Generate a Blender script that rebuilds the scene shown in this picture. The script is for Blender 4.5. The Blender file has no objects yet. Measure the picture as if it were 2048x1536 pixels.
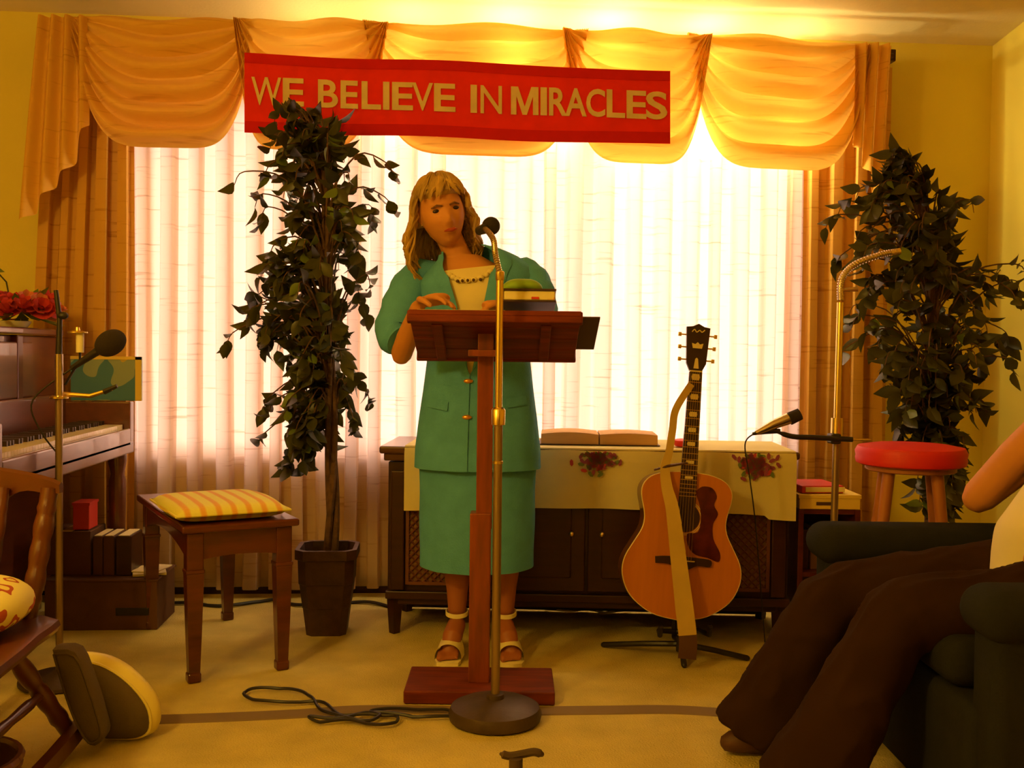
import bpy, bmesh, math, random
from mathutils import Vector, Matrix, Euler, noise
random.seed(7)
S = bpy.context.scene
COL = S.collection
PI = math.pi
# ------------------------------------------------------------------ camera
F = 2050.0; CH = 1.05
YAW = math.radians(4.3); PITCH = math.radians(1.8); ROLL = math.radians(0.66)
cd = bpy.data.cameras.new('camera'); cam = bpy.data.objects.new('camera', cd); COL.objects.link(cam)
cd.sensor_width = 36; cd.lens = 36*F/2048; cd.clip_start = 0.05
fwd = Vector((math.sin(YAW)*math.cos(PITCH), math.cos(YAW)*math.cos(PITCH), -math.sin(PITCH)))
rt0 = Vector((math.cos(YAW), -math.sin(YAW), 0)); up0 = rt0.cross(fwd)
RT = rt0*math.cos(ROLL) + up0*math.sin(ROLL); UP = RT.cross(fwd)
CM = Matrix((( RT.x, UP.x, -fwd.x, 0), (RT.y, UP.y, -fwd.y, 0), (RT.z, UP.z, -fwd.z, CH), (0,0,0,1)))
cam.matrix_world = CM
S.camera = cam
CP = Vector((0,0,CH))
def ray(px, py): return (RT*((px-1024)/F) + UP*(-(py-768)/F) + fwd)
def W(px, py, D): return CP + ray(px, py)*D
def AT(px, py, y): r = ray(px, py); return CP + r*(y/r.y)
def AX(px, py, x): r = ray(px, py); return CP + r*(x/r.x)
def FL(px, py, z=0.0): r = ray(px, py); return CP + r*((z-CH)/r.z)
def WZ(px, D, z):
    X = (px-1024)/F*D; a = CP + RT*X + fwd*D
    return a + UP*((z-a.z)/UP.z)
def C(X, D, z): return Vector((X*math.cos(YAW)+D*math.sin(YAW), -X*math.sin(YAW)+D*math.cos(YAW), z))
# ------------------------------------------------------------------ view, world, lights
S.view_settings.view_transform = 'Standard'; S.view_settings.look = 'None'
S.view_settings.exposure = 0.0; S.view_settings.gamma = 1.0; S.view_settings.use_curve_mapping = False
w = bpy.data.worlds.new('sky'); S.world = w; w.use_nodes = True
bg = w.node_tree.nodes['Background']; bg.inputs[0].default_value = (1.0, 0.79, 0.75, 1); bg.inputs[1].default_value = 11.5
YW = 4.45
def light(name, kind, loc, energy, color, size=0.1, rot=None, **k):
    l = bpy.data.lights.new(name, kind); o = bpy.data.objects.new(name, l); COL.objects.link(o)
    l.energy = energy; l.color = color; o.location = loc
    if kind == 'AREA': l.shape = 'RECTANGLE'; l.size = size; l.size_y = k.get('size_y', size)
    elif kind in ('POINT', 'SPOT'): l.shadow_soft_size = size
    if rot: o.rotation_euler = rot
    return o
WARM = (1.0, 0.60, 0.10)
light('ceiling_lamp', 'POINT', (-1.45, 1.0, 2.0), 80, WARM, 0.14)
light('ceiling_lamp', 'POINT', (-0.5, -1.6, 2.3), 20, WARM, 0.14)
p1 = AT(280, 250, YW); p2 = AT(1592, 900, YW)
WX0, WX1, WZ0, WZ1 = p1.x, p2.x, 0.60, 2.16
po = light('window_portal', 'AREA', ((WX0+WX1)/2, YW+0.12, (WZ0+WZ1)/2), 1, (1,1,1), WX1-WX0, (-PI/2,0,0), size_y=WZ1-WZ0)
po.data.cycles.is_portal = True
BULB = (1.0, 0.86, 0.45)
BULBS = [(790, 236, 1.6), (1107, 252, 3.0), (1268, 268, 5), (1420, 262, 5), (1560, 258, 5)]
for px, e in ((620, 1.2), (820, 3.2), (1020, 5.0), (1220, 5.0), (1420, 3.2), (1600, 1.0)):
    light('valance_tube_light', 'POINT', AT(px, 118, YW-0.14), e, (1.0, 0.86, 0.5), 0.02)
for px, py, e in BULBS:
    light('valance_bulb_light', 'POINT', AT(px, py, YW-0.145), e, BULB, 0.025)
# ------------------------------------------------------------------ materials
def mat(name, col, rough=0.6, metal=0, var=0.0, scale=8, bump=0.0, bscale=60, stretch=(1,1,1), col2=None, spec=0.5, trans=0.0, sheen=0, coat=0, coords='Object'):
    m = bpy.data.materials.new(name); m.use_nodes = True; nt = m.node_tree; N = nt.nodes; L = nt.links
    b = N['Principled BSDF']; out = N['Material Output']
    b.inputs['Base Color'].default_value = (*col, 1); b.inputs['Roughness'].default_value = rough
    b.inputs['Metallic'].default_value = metal; b.inputs['Specular IOR Level'].default_value = spec
    b.inputs['Sheen Weight'].default_value = sheen; b.inputs['Coat Weight'].default_value = coat
    tc = N.new('ShaderNodeTexCoord'); mp = N.new('ShaderNodeMapping'); mp.inputs['Scale'].default_value = stretch
    L.new(tc.outputs[coords], mp.inputs[0])
    cs = None
    if var or col2:
        n = N.new('ShaderNodeTexNoise'); n.inputs['Scale'].default_value = scale; n.inputs['Detail'].default_value = 5
        r = N.new('ShaderNodeValToRGB'); r.color_ramp.elements[0].position = 0.3; r.color_ramp.elements[1].position = 0.7
        c2 = col2 or tuple(c*(1-var) for c in col)
        r.color_ramp.elements[0].color = (*c2, 1); r.color_ramp.elements[1].color = (*col, 1)
        L.new(mp.outputs[0], n.inputs['Vector']); L.new(n.outputs[0], r.inputs[0]); L.new(r.outputs[0], b.inputs['Base Color']); cs = r.outputs[0]
    bo = None
    if bump:
        n2 = N.new('ShaderNodeTexNoise'); n2.inputs['Scale'].default_value = bscale; n2.inputs['Detail'].default_value = 3
        bp = N.new('ShaderNodeBump'); bp.inputs['Strength'].default_value = bump; bp.inputs['Distance'].default_value = 0.01
        L.new(mp.outputs[0], n2.inputs['Vector']); L.new(n2.outputs[0], bp.inputs['Height']); L.new(bp.outputs[0], b.inputs['Normal']); bo = bp.outputs[0]
    if trans:
        t = N.new('ShaderNodeBsdfTranslucent'); mx = N.new('ShaderNodeMixShader'); mx.inputs[0].default_value = trans
        t.inputs[0].default_value = (*col, 1)
        if cs: L.new(cs, t.inputs[0])
        if bo: L.new(bo, t.inputs['Normal'])
        L.new(b.outputs[0], mx.inputs[1]); L.new(t.outputs[0], mx.inputs[2]); L.new(mx.outputs[0], out.inputs[0])
    return m
def emis(name, col, s):
    m = bpy.data.materials.new(name); m.use_nodes = True; nt = m.node_tree
    b = nt.nodes['Principled BSDF']; b.inputs['Base Color'].default_value = (*col,1)
    b.inputs['Emission Color'].default_value = (*col,1); b.inputs['Emission Strength'].default_value = s
    return m
def slub(name, col, dark, trans, lines=0.5):
    """woven cloth with thin horizontal slub threads"""
    m = mat(name, col, 0.85, trans=trans, bump=0.15, bscale=30, stretch=(3, 3, 60), spec=0.1)
    nt = m.node_tree; N = nt.nodes; L = nt.links
    b = N['Principled BSDF']; t = [n for n in N if n.type == 'BSDF_TRANSLUCENT'][0]
    tc = N.new('ShaderNodeTexCoord'); mp = N.new('ShaderNodeMapping'); mp.inputs['Scale'].default_value = (4.5, 4.5, 75)
    n = N.new('ShaderNodeTexNoise'); n.inputs['Scale'].default_value = 1.0; n.inputs['Detail'].default_value = 2
    r = N.new('ShaderNodeValToRGB'); r.color_ramp.elements[0].position = 0.60; r.color_ramp.elements[1].position = 0.72
    r.color_ramp.elements[0].color = (*col, 1); r.color_ramp.elements[1].color = (*dark, 1)
    L.new(tc.outputs['Object'], mp.inputs[0]); L.new(mp.outputs[0], n.inputs['Vector']); L.new(n.outputs[0], r.inputs[0])
    L.new(r.outputs[0], b.inputs['Base Color']); L.new(r.outputs[0], t.inputs[0])
    return m
M = {}
M['wall'] = mat('wall_paint', (0.82, 0.67, 0.09), 0.75, var=0.04, scale=3, bump=0.05, bscale=120)
M['ceiling'] = mat('ceiling_paint', (0.86, 0.72, 0.34), 0.85, var=0.05, scale=2, bump=0.1, bscale=90)
M['carpet'] = mat('carpet', (0.74, 0.61, 0.19), 0.98, var=0.22, scale=6, bump=0.6, bscale=180, spec=0.05)
M['sheer'] = slub('curtain_cloth', (0.84, 0.65, 0.50), (0.66, 0.44, 0.30), 0.5)
M['drape'] = slub('unlit_drape_cloth', (0.74, 0.42, 0.09), (0.56, 0.28, 0.05), 0.12)  # same fabric as the curtain; the missing backlight is put into its colour
M['swag'] = slub('valance_cloth', (0.84, 0.50, 0.09), (0.70, 0.38, 0.06), 0.24)
M['banner'] = mat('red_felt', (0.92, 0.040, 0.02), 0.9, var=0.12, scale=12, trans=0.12, spec=0.05)
M['banner_hem'] = mat('dark_red_felt', (0.68, 0.020, 0.015), 0.9, var=0.1, scale=12, trans=0.06, spec=0.05)
M['letter'] = mat('pale_letter_felt', (0.86, 0.66, 0.30), 0.8, var=0.15, scale=14, trans=0.1)
M['mahogany'] = mat('mahogany', (0.13, 0.022, 0.006), 0.28, var=0.45, scale=6, stretch=(1, 6, 6), spec=0.5, coat=0.3)
M['piano'] = mat('piano_wood', (0.17, 0.045, 0.018), 0.30, var=0.3, scale=5, stretch=(6, 1, 6), spec=0.8, coat=0.8)
M['walnut'] = mat('walnut', (0.050, 0.014, 0.005), 0.38, var=0.4, scale=5, stretch=(1, 8, 8), spec=0.4)
M['walnut_top'] = mat('walnut_top', (0.11, 0.035, 0.012), 0.3, var=0.35, scale=5, stretch=(1, 8, 8), coat=0.3)
M['lectern'] = mat('lectern_wood', (0.23, 0.038, 0.009), 0.55, var=0.5, scale=6, stretch=(1, 7, 7), spec=0.2)
M['lectern_v'] = mat('lectern_post_wood', (0.28, 0.055, 0.010), 0.35, var=0.45, scale=6, stretch=(7, 7, 1), coat=0.2)
M['grille'] = mat('grille_wood', (0.15, 0.045, 0.012), 0.5)
M['grille_cloth'] = mat('grille_cloth', (0.26, 0.14, 0.035), 0.9, var=0.3, scale=40)
M['black'] = mat('black_plastic', (0.018, 0.014, 0.012), 0.45)
M['foam'] = mat('black_foam', (0.03, 0.02, 0.014), 0.95, bump=0.5, bscale=400)
M['chrome'] = mat('steel_tube', (0.62, 0.52, 0.36), 0.28, 1.0)
M['dull'] = mat('dull_tube', (0.36, 0.26, 0.14), 0.42, 0.85)
M['brass'] = mat('brass', (0.86, 0.66, 0.20), 0.28, 1.0)
M['iron'] = mat('painted_iron', (0.085, 0.052, 0.028), 0.5, 0.2, var=0.3, scale=20, bump=0.1, bscale=90)
M['suit'] = mat('teal_suit_cloth', (0.12, 0.41, 0.70), 0.9, var=0.14, scale=18, bump=0.25, bscale=220, spec=0.1)
M['blouse'] = mat('cream_blouse', (0.85, 0.74, 0.34), 0.7, var=0.08, scale=10)
M['skin'] = mat('skin', (0.66, 0.28, 0.07), 0.65, var=0.1, scale=9)
M['skin_leg'] = mat('stocking_skin', (0.42, 0.14, 0.045), 0.5, var=0.1, scale=9)
M['hair'] = mat('blond_hair', (0.62, 0.38, 0.08), 0.55, var=0.5, scale=30, stretch=(1, 1, 0.2))
M['lips'] = mat('lips', (0.40, 0.06, 0.03), 0.4)
M['eye_dark'] = mat('eye_dark', (0.035, 0.015, 0.008), 0.3)
M['brow'] = mat('brow_brown', (0.20, 0.085, 0.02), 0.8)
M['white'] = mat('white_leather', (0.90, 0.80, 0.42), 0.4)
M['gold'] = mat('gold_button', (0.85, 0.42, 0.08), 0.3, 0.8)
M['paper'] = mat('paper', (0.86, 0.76, 0.36), 0.8, var=0.06, scale=30)
M['green_book'] = mat('green_cover', (0.28, 0.50, 0.04), 0.7, var=0.15, scale=15)
M['dark_cover'] = mat('dark_leather_cover', (0.05, 0.018, 0.010), 0.5)
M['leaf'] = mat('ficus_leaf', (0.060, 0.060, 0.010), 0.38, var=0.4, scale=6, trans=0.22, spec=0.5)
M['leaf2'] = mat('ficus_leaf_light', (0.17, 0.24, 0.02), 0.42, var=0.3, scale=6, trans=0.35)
M['bark'] = mat('ficus_bark', (0.17, 0.085, 0.035), 0.9, var=0.5, scale=30, bump=0.6, bscale=60)
M['pot'] = mat('dark_pot', (0.075, 0.030, 0.014), 0.55, var=0.4, scale=25, bump=0.3, bscale=40)
M['soil'] = mat('soil', (0.06, 0.035, 0.018), 1.0, var=0.5, scale=60, bump=0.8)
M['spruce'] = mat('guitar_top', (0.60, 0.20, 0.018), 0.32, var=0.1, scale=4, stretch=(14, 14, 1), coat=0.5)
M['guitar_side'] = mat('guitar_side', (0.16, 0.045, 0.012), 0.3, coat=0.5)
M['ebony'] = mat('ebony', (0.035, 0.014, 0.007), 0.4)
M['pearl'] = mat('pearl_inlay', (0.80, 0.68, 0.30), 0.3)
M['pickguard'] = mat('pickguard', (0.13, 0.018, 0.010), 0.25, var=0.6, scale=20, coat=0.6)
M['strap'] = mat('guitar_strap', (0.62, 0.43, 0.10), 0.85, var=0.12, scale=10)
M['strap_end'] = mat('leather_end', (0.09, 0.035, 0.012), 0.6)
M['cloth'] = mat('embroidered_cloth', (0.82, 0.72, 0.30), 0.85, var=0.06, scale=6, bump=0.1, bscale=250, trans=0.12)
M['purple'] = mat('embroidery_purple', (0.30, 0.06, 0.14), 0.8)
M['thread_red'] = mat('embroidery_red', (0.50, 0.05, 0.06), 0.8)
M['thread_green'] = mat('embroidery_green', (0.16, 0.22, 0.05), 0.8)
M['red_vinyl'] = mat('red_vinyl', (0.72, 0.018, 0.014), 0.5, var=0.1, scale=6)
M['stool_wood'] = mat('stool_wood', (0.48, 0.17, 0.035), 0.45, var=0.2, scale=8, stretch=(6, 6, 1))
M['cushion'] = None
M['uphol'] = mat('blue_grey_upholstery', (0.024, 0.026, 0.028), 0.95, var=0.15, scale=14, spec=0.05, bump=0.15, bscale=200)
M['trouser'] = mat('brown_trousers', (0.036, 0.017, 0.007), 0.95, var=0.12, scale=9, spec=0.05)
M['shirt'] = mat('cream_shirt', (0.78, 0.72, 0.42), 0.9)
M['card'] = mat('cardboard', (0.13, 0.052, 0.014), 0.85, var=0.2, scale=8)
M['yellow_box'] = mat('yellow_card', (0.85, 0.62, 0.10), 0.7)
M['red_paper'] = mat('red_cover', (0.62, 0.04, 0.02), 0.6)
M['white_key'] = mat('ivory_key', (0.90, 0.78, 0.42), 0.25, coat=0.4)
M['chair_wood'] = mat('chair_maple', (0.14, 0.034, 0.008), 0.35, var=0.35, scale=6, coat=0.4)
M['bag_grey'] = mat('grey_canvas', (0.13, 0.095, 0.04), 0.9, var=0.15, scale=12, bump=0.2, bscale=200)
M['bag_cream'] = mat('cream_vinyl', (0.84, 0.72, 0.18), 0.45)
M['strip'] = mat('cable_cover', (0.24, 0.165, 0.085), 0.85, var=0.1)
M['flower_red'] = mat('silk_red', (0.58, 0.035, 0.02), 0.8, var=0.3, scale=30)
M['flower_peach'] = mat('silk_peach', (0.75, 0.22, 0.08), 0.8, var=0.3, scale=30)
M['window_frame'] = mat('window_frame_white', (0.8, 0.76, 0.6), 0.5)
M['bulb'] = emis('bulb_glow', (1.0, 0.85, 0.5), 14)
def stripes():
    m = mat('striped_cushion', (0.86, 0.74, 0.12), 0.8, bump=0.1, bscale=120); nt = m.node_tree; N = nt.nodes; L = nt.links
    tc = N.new('ShaderNodeTexCoord'); wv = N.new('ShaderNodeTexWave'); wv.bands_direction = 'X'; wv.inputs['Scale'].default_value = 6.5
    wv.inputs['Distortion'].default_value = 0.6
    r = N.new('ShaderNodeValToRGB'); r.color_ramp.elements[0].color = (0.80, 0.42, 0.06, 1); r.color_ramp.elements[1].color = (0.84, 0.80, 0.14, 1)
    r.color_ramp.elements[0].position = 0.1; r.color_ramp.elements[1].position = 0.5
    L.new(tc.outputs['Object'], wv.inputs['Vector']); L.new(wv.outputs[0], r.inputs[0]); L.new(r.outputs[0], N['Principled BSDF'].inputs['Base Color'])
    return m
M['cushion'] = stripes()
def blotch(name, cols, scale):
    m = mat(name, cols[0], 0.8); nt = m.node_tree; N = nt.nodes; L = nt.links
    tc = N.new('ShaderNodeTexCoord'); v = N.new('ShaderNodeTexNoise'); v.inputs['Scale'].default_value = scale; v.inputs['Detail'].default_value = 1
    r = N.new('ShaderNodeValToRGB'); r.color_ramp.interpolation = 'CONSTANT'
    e = r.color_ramp.elements; e[0].color = (*cols[0],1); e[1].position = 0.5; e[1].color = (*cols[1],1)
    for k, c in enumerate(cols[2:]):
        q = e.new(0.58+0.07*k); q.color = (*c,1)
    L.new(tc.outputs['Object'], v.inputs['Vector']); L.new(v.outputs[0], r.inputs[0]); L.new(r.outputs[0], N['Principled BSDF'].inputs['Base Color'])
    return m
M['floral'] = blotch('floral_print', [(0.85,0.78,0.25), (0.45,0.08,0.03), (0.82,0.72,0.2), (0.25,0.3,0.06)], 17)
M['picture'] = blotch('picture_cover', [(0.08,0.22,0.36), (0.30,0.38,0.30), (0.60,0.45,0.10), (0.14,0.30,0.40)], 6)
g = bpy.data.materials.new('window_glass'); g.use_nodes = True; nt = g.node_tree; nt.nodes.clear()
o_ = nt.nodes.new('ShaderNodeOutputMaterial'); tr = nt.nodes.new('ShaderNodeBsdfTransparent'); gl = nt.nodes.new('ShaderNodeBsdfGlossy'); mx = nt.nodes.new('ShaderNodeMixShader')
gl.inputs['Roughness'].default_value = 0.05; mx.inputs[0].default_value = 0.06
nt.links.new(tr.outputs[0], mx.inputs[1]); nt.links.new(gl.outputs[0], mx.inputs[2]); nt.links.new(mx.outputs[0], o_.inputs[0]); M['glass'] = g
# ------------------------------------------------------------------ mesh helpers
class MB:
    def __init__(s): s.v = []; s.f = []
    def add(s, v, f, mx=None):
        n = len(s.v)
        s.v += [tuple(mx @ Vector(p)) if mx else tuple(p) for p in v]
        s.f += [tuple(i+n for i in q) for q in f]; return s
    def box(s, c, d, bev=0.0, rot=None, seg=2):
        bm = bmesh.new(); bmesh.ops.create_cube(bm, size=1)
        for v in bm.verts: v.co = Vector((v.co.x*d[0], v.co.y*d[1], v.co.z*d[2]))
        if bev: bmesh.ops.bevel(bm, geom=bm.edges[:], offset=min(bev, min(d)*0.49), segments=seg, affect='EDGES', profile=0.5)
        bm.verts.index_update()
        R = rot.to_4x4() if isinstance(rot, Matrix) else (Euler(rot).to_matrix().to_4x4() if rot else Matrix())
        mt = Matrix.Translation(c) @ R
        s.add([v.co for v in bm.verts], [[v.index for v in f.verts] for f in bm.faces], mt); bm.free(); return s
    def grid(s, P, nu, nv, closed=False):
        n = len(s.v); s.v += [tuple(p) for p in P]
        for j in range(nv-1):
            for i in range(nu if closed else nu-1):
                a = j*nu+i; b = j*nu+(i+1) % nu
                s.f.append((n+a, n+b, n+b+nu, n+a+nu))
        return s
    def loft(s, rings, cap=True):
        k = len(rings[0]); n = len(s.v)
        s.grid([p for r in rings for p in r], k, len(rings), True)
        if cap: s.f.append(tuple(n+i for i in range(k))[::-1]); s.f.append(tuple(n+(len(rings)-1)*k+i for i in range(k)))
        return s
    def tube(s, pts, rad, k=8, cap=True, flat=1.0, round_=False):
        pts = [Vector(p) for p in pts]
        if not isinstance(rad, (list, tuple)): rad = [rad]*len(pts)
        rad = list(rad)
        if round_:
            d0 = (pts[0]-pts[1]).normalized(); d1 = (pts[-1]-pts[-2]).normalized()
            r0, r1 = rad[0], rad[-1]
            pts = [pts[0]+d0*r0*0.98, pts[0]+d0*r0*0.75]+pts+[pts[-1]+d1*r1*0.75, pts[-1]+d1*r1*0.98]
            rad = [r0*0.2, r0*0.66]+rad+[r1*0.66, r1*0.2]
        rings = []; nrm = None
        for i, p in enumerate(pts):
            t = (pts[min(i+1, len(pts)-1)]-pts[max(i-1, 0)]).normalized()
            if nrm is None:
                a = Vector((0,0,1)) if abs(t.z) < 0.9 else Vector((1,0,0)); nrm = t.cross(a).normalized()
            else:
                nrm = (nrm - t*nrm.dot(t)).normalized()
            bn = t.cross(nrm)
            rings.append([p + nrm*math.cos(2*PI*q/k)*rad[i] + bn*math.sin(2*PI*q/k)*rad[i]*flat for q in range(k)])
        return s.loft(rings, cap)
    def lathe(s, prof, k=24, c=(0,0,0), mx=None):
        rings = [[Vector((r*math.cos(2*PI*q/k), r*math.sin(2*PI*q/k), z)) for q in range(k)] for r, z in prof]
        m = Matrix.Translation(c) @ (mx or Matrix()); rings = [[m @ p for p in r] for r in rings]
        return s.loft(rings)
    def prism(s, out, h, mx=None):
        k = len(out); m = mx or Matrix()
        return s.loft([[m @ Vector((x, y, 0)) for x, y in out], [m @ Vector((x, y, h)) for x, y in out]])
    def ball(s, c, r, k=16, mx=None):
        rx, ry, rz = (r, r, r) if not isinstance(r, (tuple, list)) else r
        m = Matrix.Translation(c) @ (mx or Matrix()); rr = []
        for j in range(1, k):
            a = PI*j/k; rr.append([m @ Vector((rx*math.sin(a)*math.cos(2*PI*q/k), ry*math.sin(a)*math.sin(2*PI*q/k), -rz*math.cos(a))) for q in range(k)])
        return s.loft(rr)
def smooth_path(pts, n=6, closed=False):
    pts = [Vector(p) for p in pts]; out = []
    for i in range(len(pts)-1):
        p0 = pts[max(i-1,0)]; p1 = pts[i]; p2 = pts[i+1]; p3 = pts[min(i+2, len(pts)-1)]
        for q in range(n):
            t = q/n
            out.append(0.5*((2*p1)+(p2-p0)*t+(2*p0-5*p1+4*p2-p3)*t*t+(3*p1-p0-3*p2+p3)*t**3))
    out.append(pts[-1]); return out
def interp(tab, t):
    if t <= tab[0][0]: return tab[0][1]
    for (a, x), (b, y) in zip(tab, tab[1:]):
        if t <= b:
            u = (t-a)/(b-a); return x+(y-x)*u
    return tab[-1][1]
MATS = {}
def link(name, me, m, parent=None, smooth=True):
    if m and not me.materials: me.materials.append(m)
    if smooth: me.polygons.foreach_set('use_smooth', [True]*len(me.polygons))
    o = bpy.data.objects.new(name, me); COL.objects.link(o)
    if parent: o.parent = parent
    return o
def full(o):
    m = Matrix.LocRotScale(o.location, o.rotation_euler, o.scale)
    return full(o.parent) @ m if o.parent else m
def mesh(mb, name):
    me = bpy.data.meshes.new(name); me.from_pydata(mb.v, [], mb.f); me.update()
    bm = bmesh.new(); bm.from_mesh(me); bmesh.ops.recalc_face_normals(bm, faces=bm.faces[:]); bm.to_mesh(me); bm.free()
    return me
def part(name, mb, m, parent, world=False, smooth=True, label=None, kind=None):
    me = mesh(mb, name)
    if world: me.transform(full(parent).inverted())
    o = link(name, me, m, parent, smooth)
    if smooth: auto(me)
    if label: o['label'] = label
    if kind: o['kind'] = kind
    return o
def auto(me, ang=0.7):
    bm = bmesh.new(); bm.from_mesh(me)
    for e in bm.edges:
        if len(e.link_faces) == 2 and e.calc_face_angle(0) > ang: e.smooth = False
    bm.to_mesh(me); bm.free()
def tag(o, label, cat, group=None, kind=None):
    o['label'] = label; o['category'] = cat
    if group: o['group'] = group
    if kind: o['kind'] = kind
    return o
def thing(name, label, cat, loc=(0,0,0), rz=0, group=None):
    o = bpy.data.objects.new(name, None); COL.objects.link(o); o.empty_display_size = 0.1
    o.location = loc; o.rotation_euler = (0,0,rz); return tag(o, label, cat, group)
def solo(name, mb, m, label, cat, group=None, smooth=True, kind=None):
    """a thing that is one mesh; its origin goes to the base of its bounds"""
    me = mesh(mb, name); xs = [v.co for v in me.vertices]
    lo = Vector((min(p.x for p in xs), min(p.y for p in xs), min(p.z for p in xs))); hi = Vector((max(p.x for p in xs), max(p.y for p in xs), 0))
    o0 = Vector(((lo.x+hi.x)/2, (lo.y+hi.y)/2, lo.z)); me.transform(Matrix.Translation(-o0))
    o = link(name, me, m, None, smooth); o.location = o0
    if smooth: auto(me)
    return tag(o, label, cat, group, kind)
def struct(name, mb, m, smooth=False, parent=None):
    o = link(name, mesh(mb, name), m, parent, smooth)
    if not parent: o['kind'] = 'structure'
    return o
def remesh(name, mb, voxel, m, parent=None, smooth_it=4, disp=None):
    me = mesh(mb, name); t = bpy.data.objects.new('tmp', me); COL.objects.link(t)
    r = t.modifiers.new('r', 'REMESH'); r.mode = 'VOXEL'; r.voxel_size = voxel; r.use_smooth_shade = True
    sm = t.modifiers.new('s', 'SMOOTH'); sm.iterations = smooth_it; sm.factor = 0.5
    dg = bpy.context.evaluated_depsgraph_get(); dg.update()
    m2 = bpy.data.meshes.new_from_object(t.evaluated_get(dg)); bpy.data.objects.remove(t); bpy.data.meshes.remove(me)
    m2.name = name
    if disp:
        for v in m2.vertices: v.co += disp(v.co, v.normal)
    if parent: m2.transform(full(parent).inverted())
    m2.materials.clear()
    return link(name, m2, m, parent, True)
# ------------------------------------------------------------------ room shell
XL, XR, YB = -2.12, 2.47, -3.0
ZC = 2.44; SL = 0.13
def zc(y): return ZC + SL*(YW-y) if y > 0.4 else ZC + SL*(YW-0.4) - SL*(0.4-y)
struct('floor', MB().box(((XL+XR)/2, (YW+YB)/2, -0.05), (XR-XL+0.4, YW-YB+0.4, 0.1)), M['carpet'])
mb = MB(); T_ = 0.16
for x0, x1, z0, z1 in ((XL-T_, WX0, 0, ZC+0.06), (WX1, XR+T_, 0, ZC+0.06), (WX0, WX1, 0, WZ0), (WX0, WX1, WZ1, ZC+0.06)):
    mb.box(((x0+x1)/2, YW+T_/2, (z0+z1)/2), (x1-x0, T_, z1-z0))
struct('wall_back', mb, M['wall'])
SKY_BLOCK = MB().box((XL+0.35, YW+2.25, 1.7), (1.2, 3.9, 3.4))  # unseen block added outside to hold sky light off the curtain's left side
struct('sky_blocker', SKY_BLOCK, mat('sky_blocker_brown', (0.16, 0.10, 0.07), 0.9))
struct('ground', MB().box((0, YW+6.2, -0.35), (24, 12, 0.1)), mat('lawn', (0.13, 0.14, 0.05), 1.0, var=0.3))
struct('wall_front', MB().box(((XL+XR)/2, YB-0.06, 1.6), (XR-XL+0.4, 0.12, 3.2)), mat('dark_unseen_wall', (0.16, 0.075, 0.025), 0.6))  # unseen wall, coloured dark brown to cut bounced light
for nm, x in (('wall_left', XL), ('wall_right', XR)):
    s_ = -0.12 if nm == 'wall_left' else 0.12
    prof = [(YB, 0), (YW, 0), (YW, zc(YW)+0.02), (0.4, zc(0.4)+0.02), (YB, zc(YB)+0.02)]
    mb = MB(); mb.loft([[Vector((x, a, b)) for a, b in prof], [Vector((x+s_, a, b)) for a, b in prof]]); struct(nm, mb, M['wall'])
mb = MB()
for ya, yb in ((YW+T_, 0.4), (0.4, YB-0.1)):
    za = zc(YW)-SL*T_ if ya > YW else zc(ya); zb = zc(yb)
    mb.loft([[Vector((XL-0.1, ya, za)), Vector((XR+0.1, ya, za)), Vector((XR+0.1, yb, zb)), Vector((XL-0.1, yb, zb))],
             [Vector((XL-0.1, ya, za+0.1)), Vector((XR+0.1, ya, za+0.1)), Vector((XR+0.1, yb, zb+0.1)), Vector((XL-0.1, yb, zb+0.1))]])
struct('ceiling', mb, M['ceiling'])
struct('baseboard_back', MB().box(((XL+XR)/2, YW-0.008, 0.045), (XR-XL, 0.016, 0.09)), M['walnut'])
struct('baseboard_right', MB().box((XR-0.008, (YW+YB)/2, 0.045), (0.016, YW-YB-0.04, 0.09)), M['walnut'])
# window: frame, mullions, sill, three panes
wf = MB(); wd = WX1-WX0
for z in (WZ0+0.025, WZ1-0.025): wf.box(((WX0+WX1)/2, YW+0.07, z), (wd, 0.06, 0.05), 0.004)
for k in range(4):
    wf.box((min(max(WX0+wd*k/3, WX0+0.025), WX1-0.025), YW+0.07, (WZ0+WZ1)/2), (0.05, 0.055, WZ1-WZ0-0.1), 0.004)
win = struct('window_1', wf, M['window_frame'])
struct('window_sill', MB().box(((WX0+WX1)/2, YW+0.01, WZ0-0.012), (wd, 0.06, 0.024), 0.004), M['window_frame'], parent=win)
for k in range(3):
    struct('pane', MB().box((WX0+wd*(k+0.5)/3, YW+0.07, (WZ0+WZ1)/2), (wd/3-0.05, 0.006, WZ1-WZ0-0.1)), M['glass'], parent=win)
# ------------------------------------------------------------------ curtains
def curtain(x0, x1, y, z0, z1, folds, amp, seed, m, name, label, top_amp=0.7, pull=0.0):
    rnd = random.Random(seed); ph = []; x = 0
    per = []
    for k in range(folds): per.append(0.7+0.6*rnd.random())
    t = sum(per); nu = folds*10+1; nv = 16; P = []
    edges = [0]
    for p in per: edges.append(edges[-1]+p/t)
    am = [0.55+0.6*rnd.random() for _ in per]
    for j in range(nv):
        v = j/(nv-1)
        for i in range(nu):
            k = min(i//10, folds-1); q = (i-k*10)/10; u = edges[k]+(edges[k+1]-edges[k])*q
            a = amp*am[k]*(top_amp+(1-top_amp)*v)
            sway = 0.010*math.sin(3*v+k*1.7)*v
            wave = 0.5-0.5*math.cos(2*PI*q)
            P.append((x0+(x1-x0)*u+pull*(1-u)*(1-v)**2+sway + 0.22*a*math.sin(4*PI*q), y-a*(wave*wave*(3-2*wave)), z1+(z0-z1)*v))
    mb = MB().grid(P, nu, nv)
    o = solo(name, mb, m, label, 'curtain'); return o
yc = YW-0.035
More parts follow.
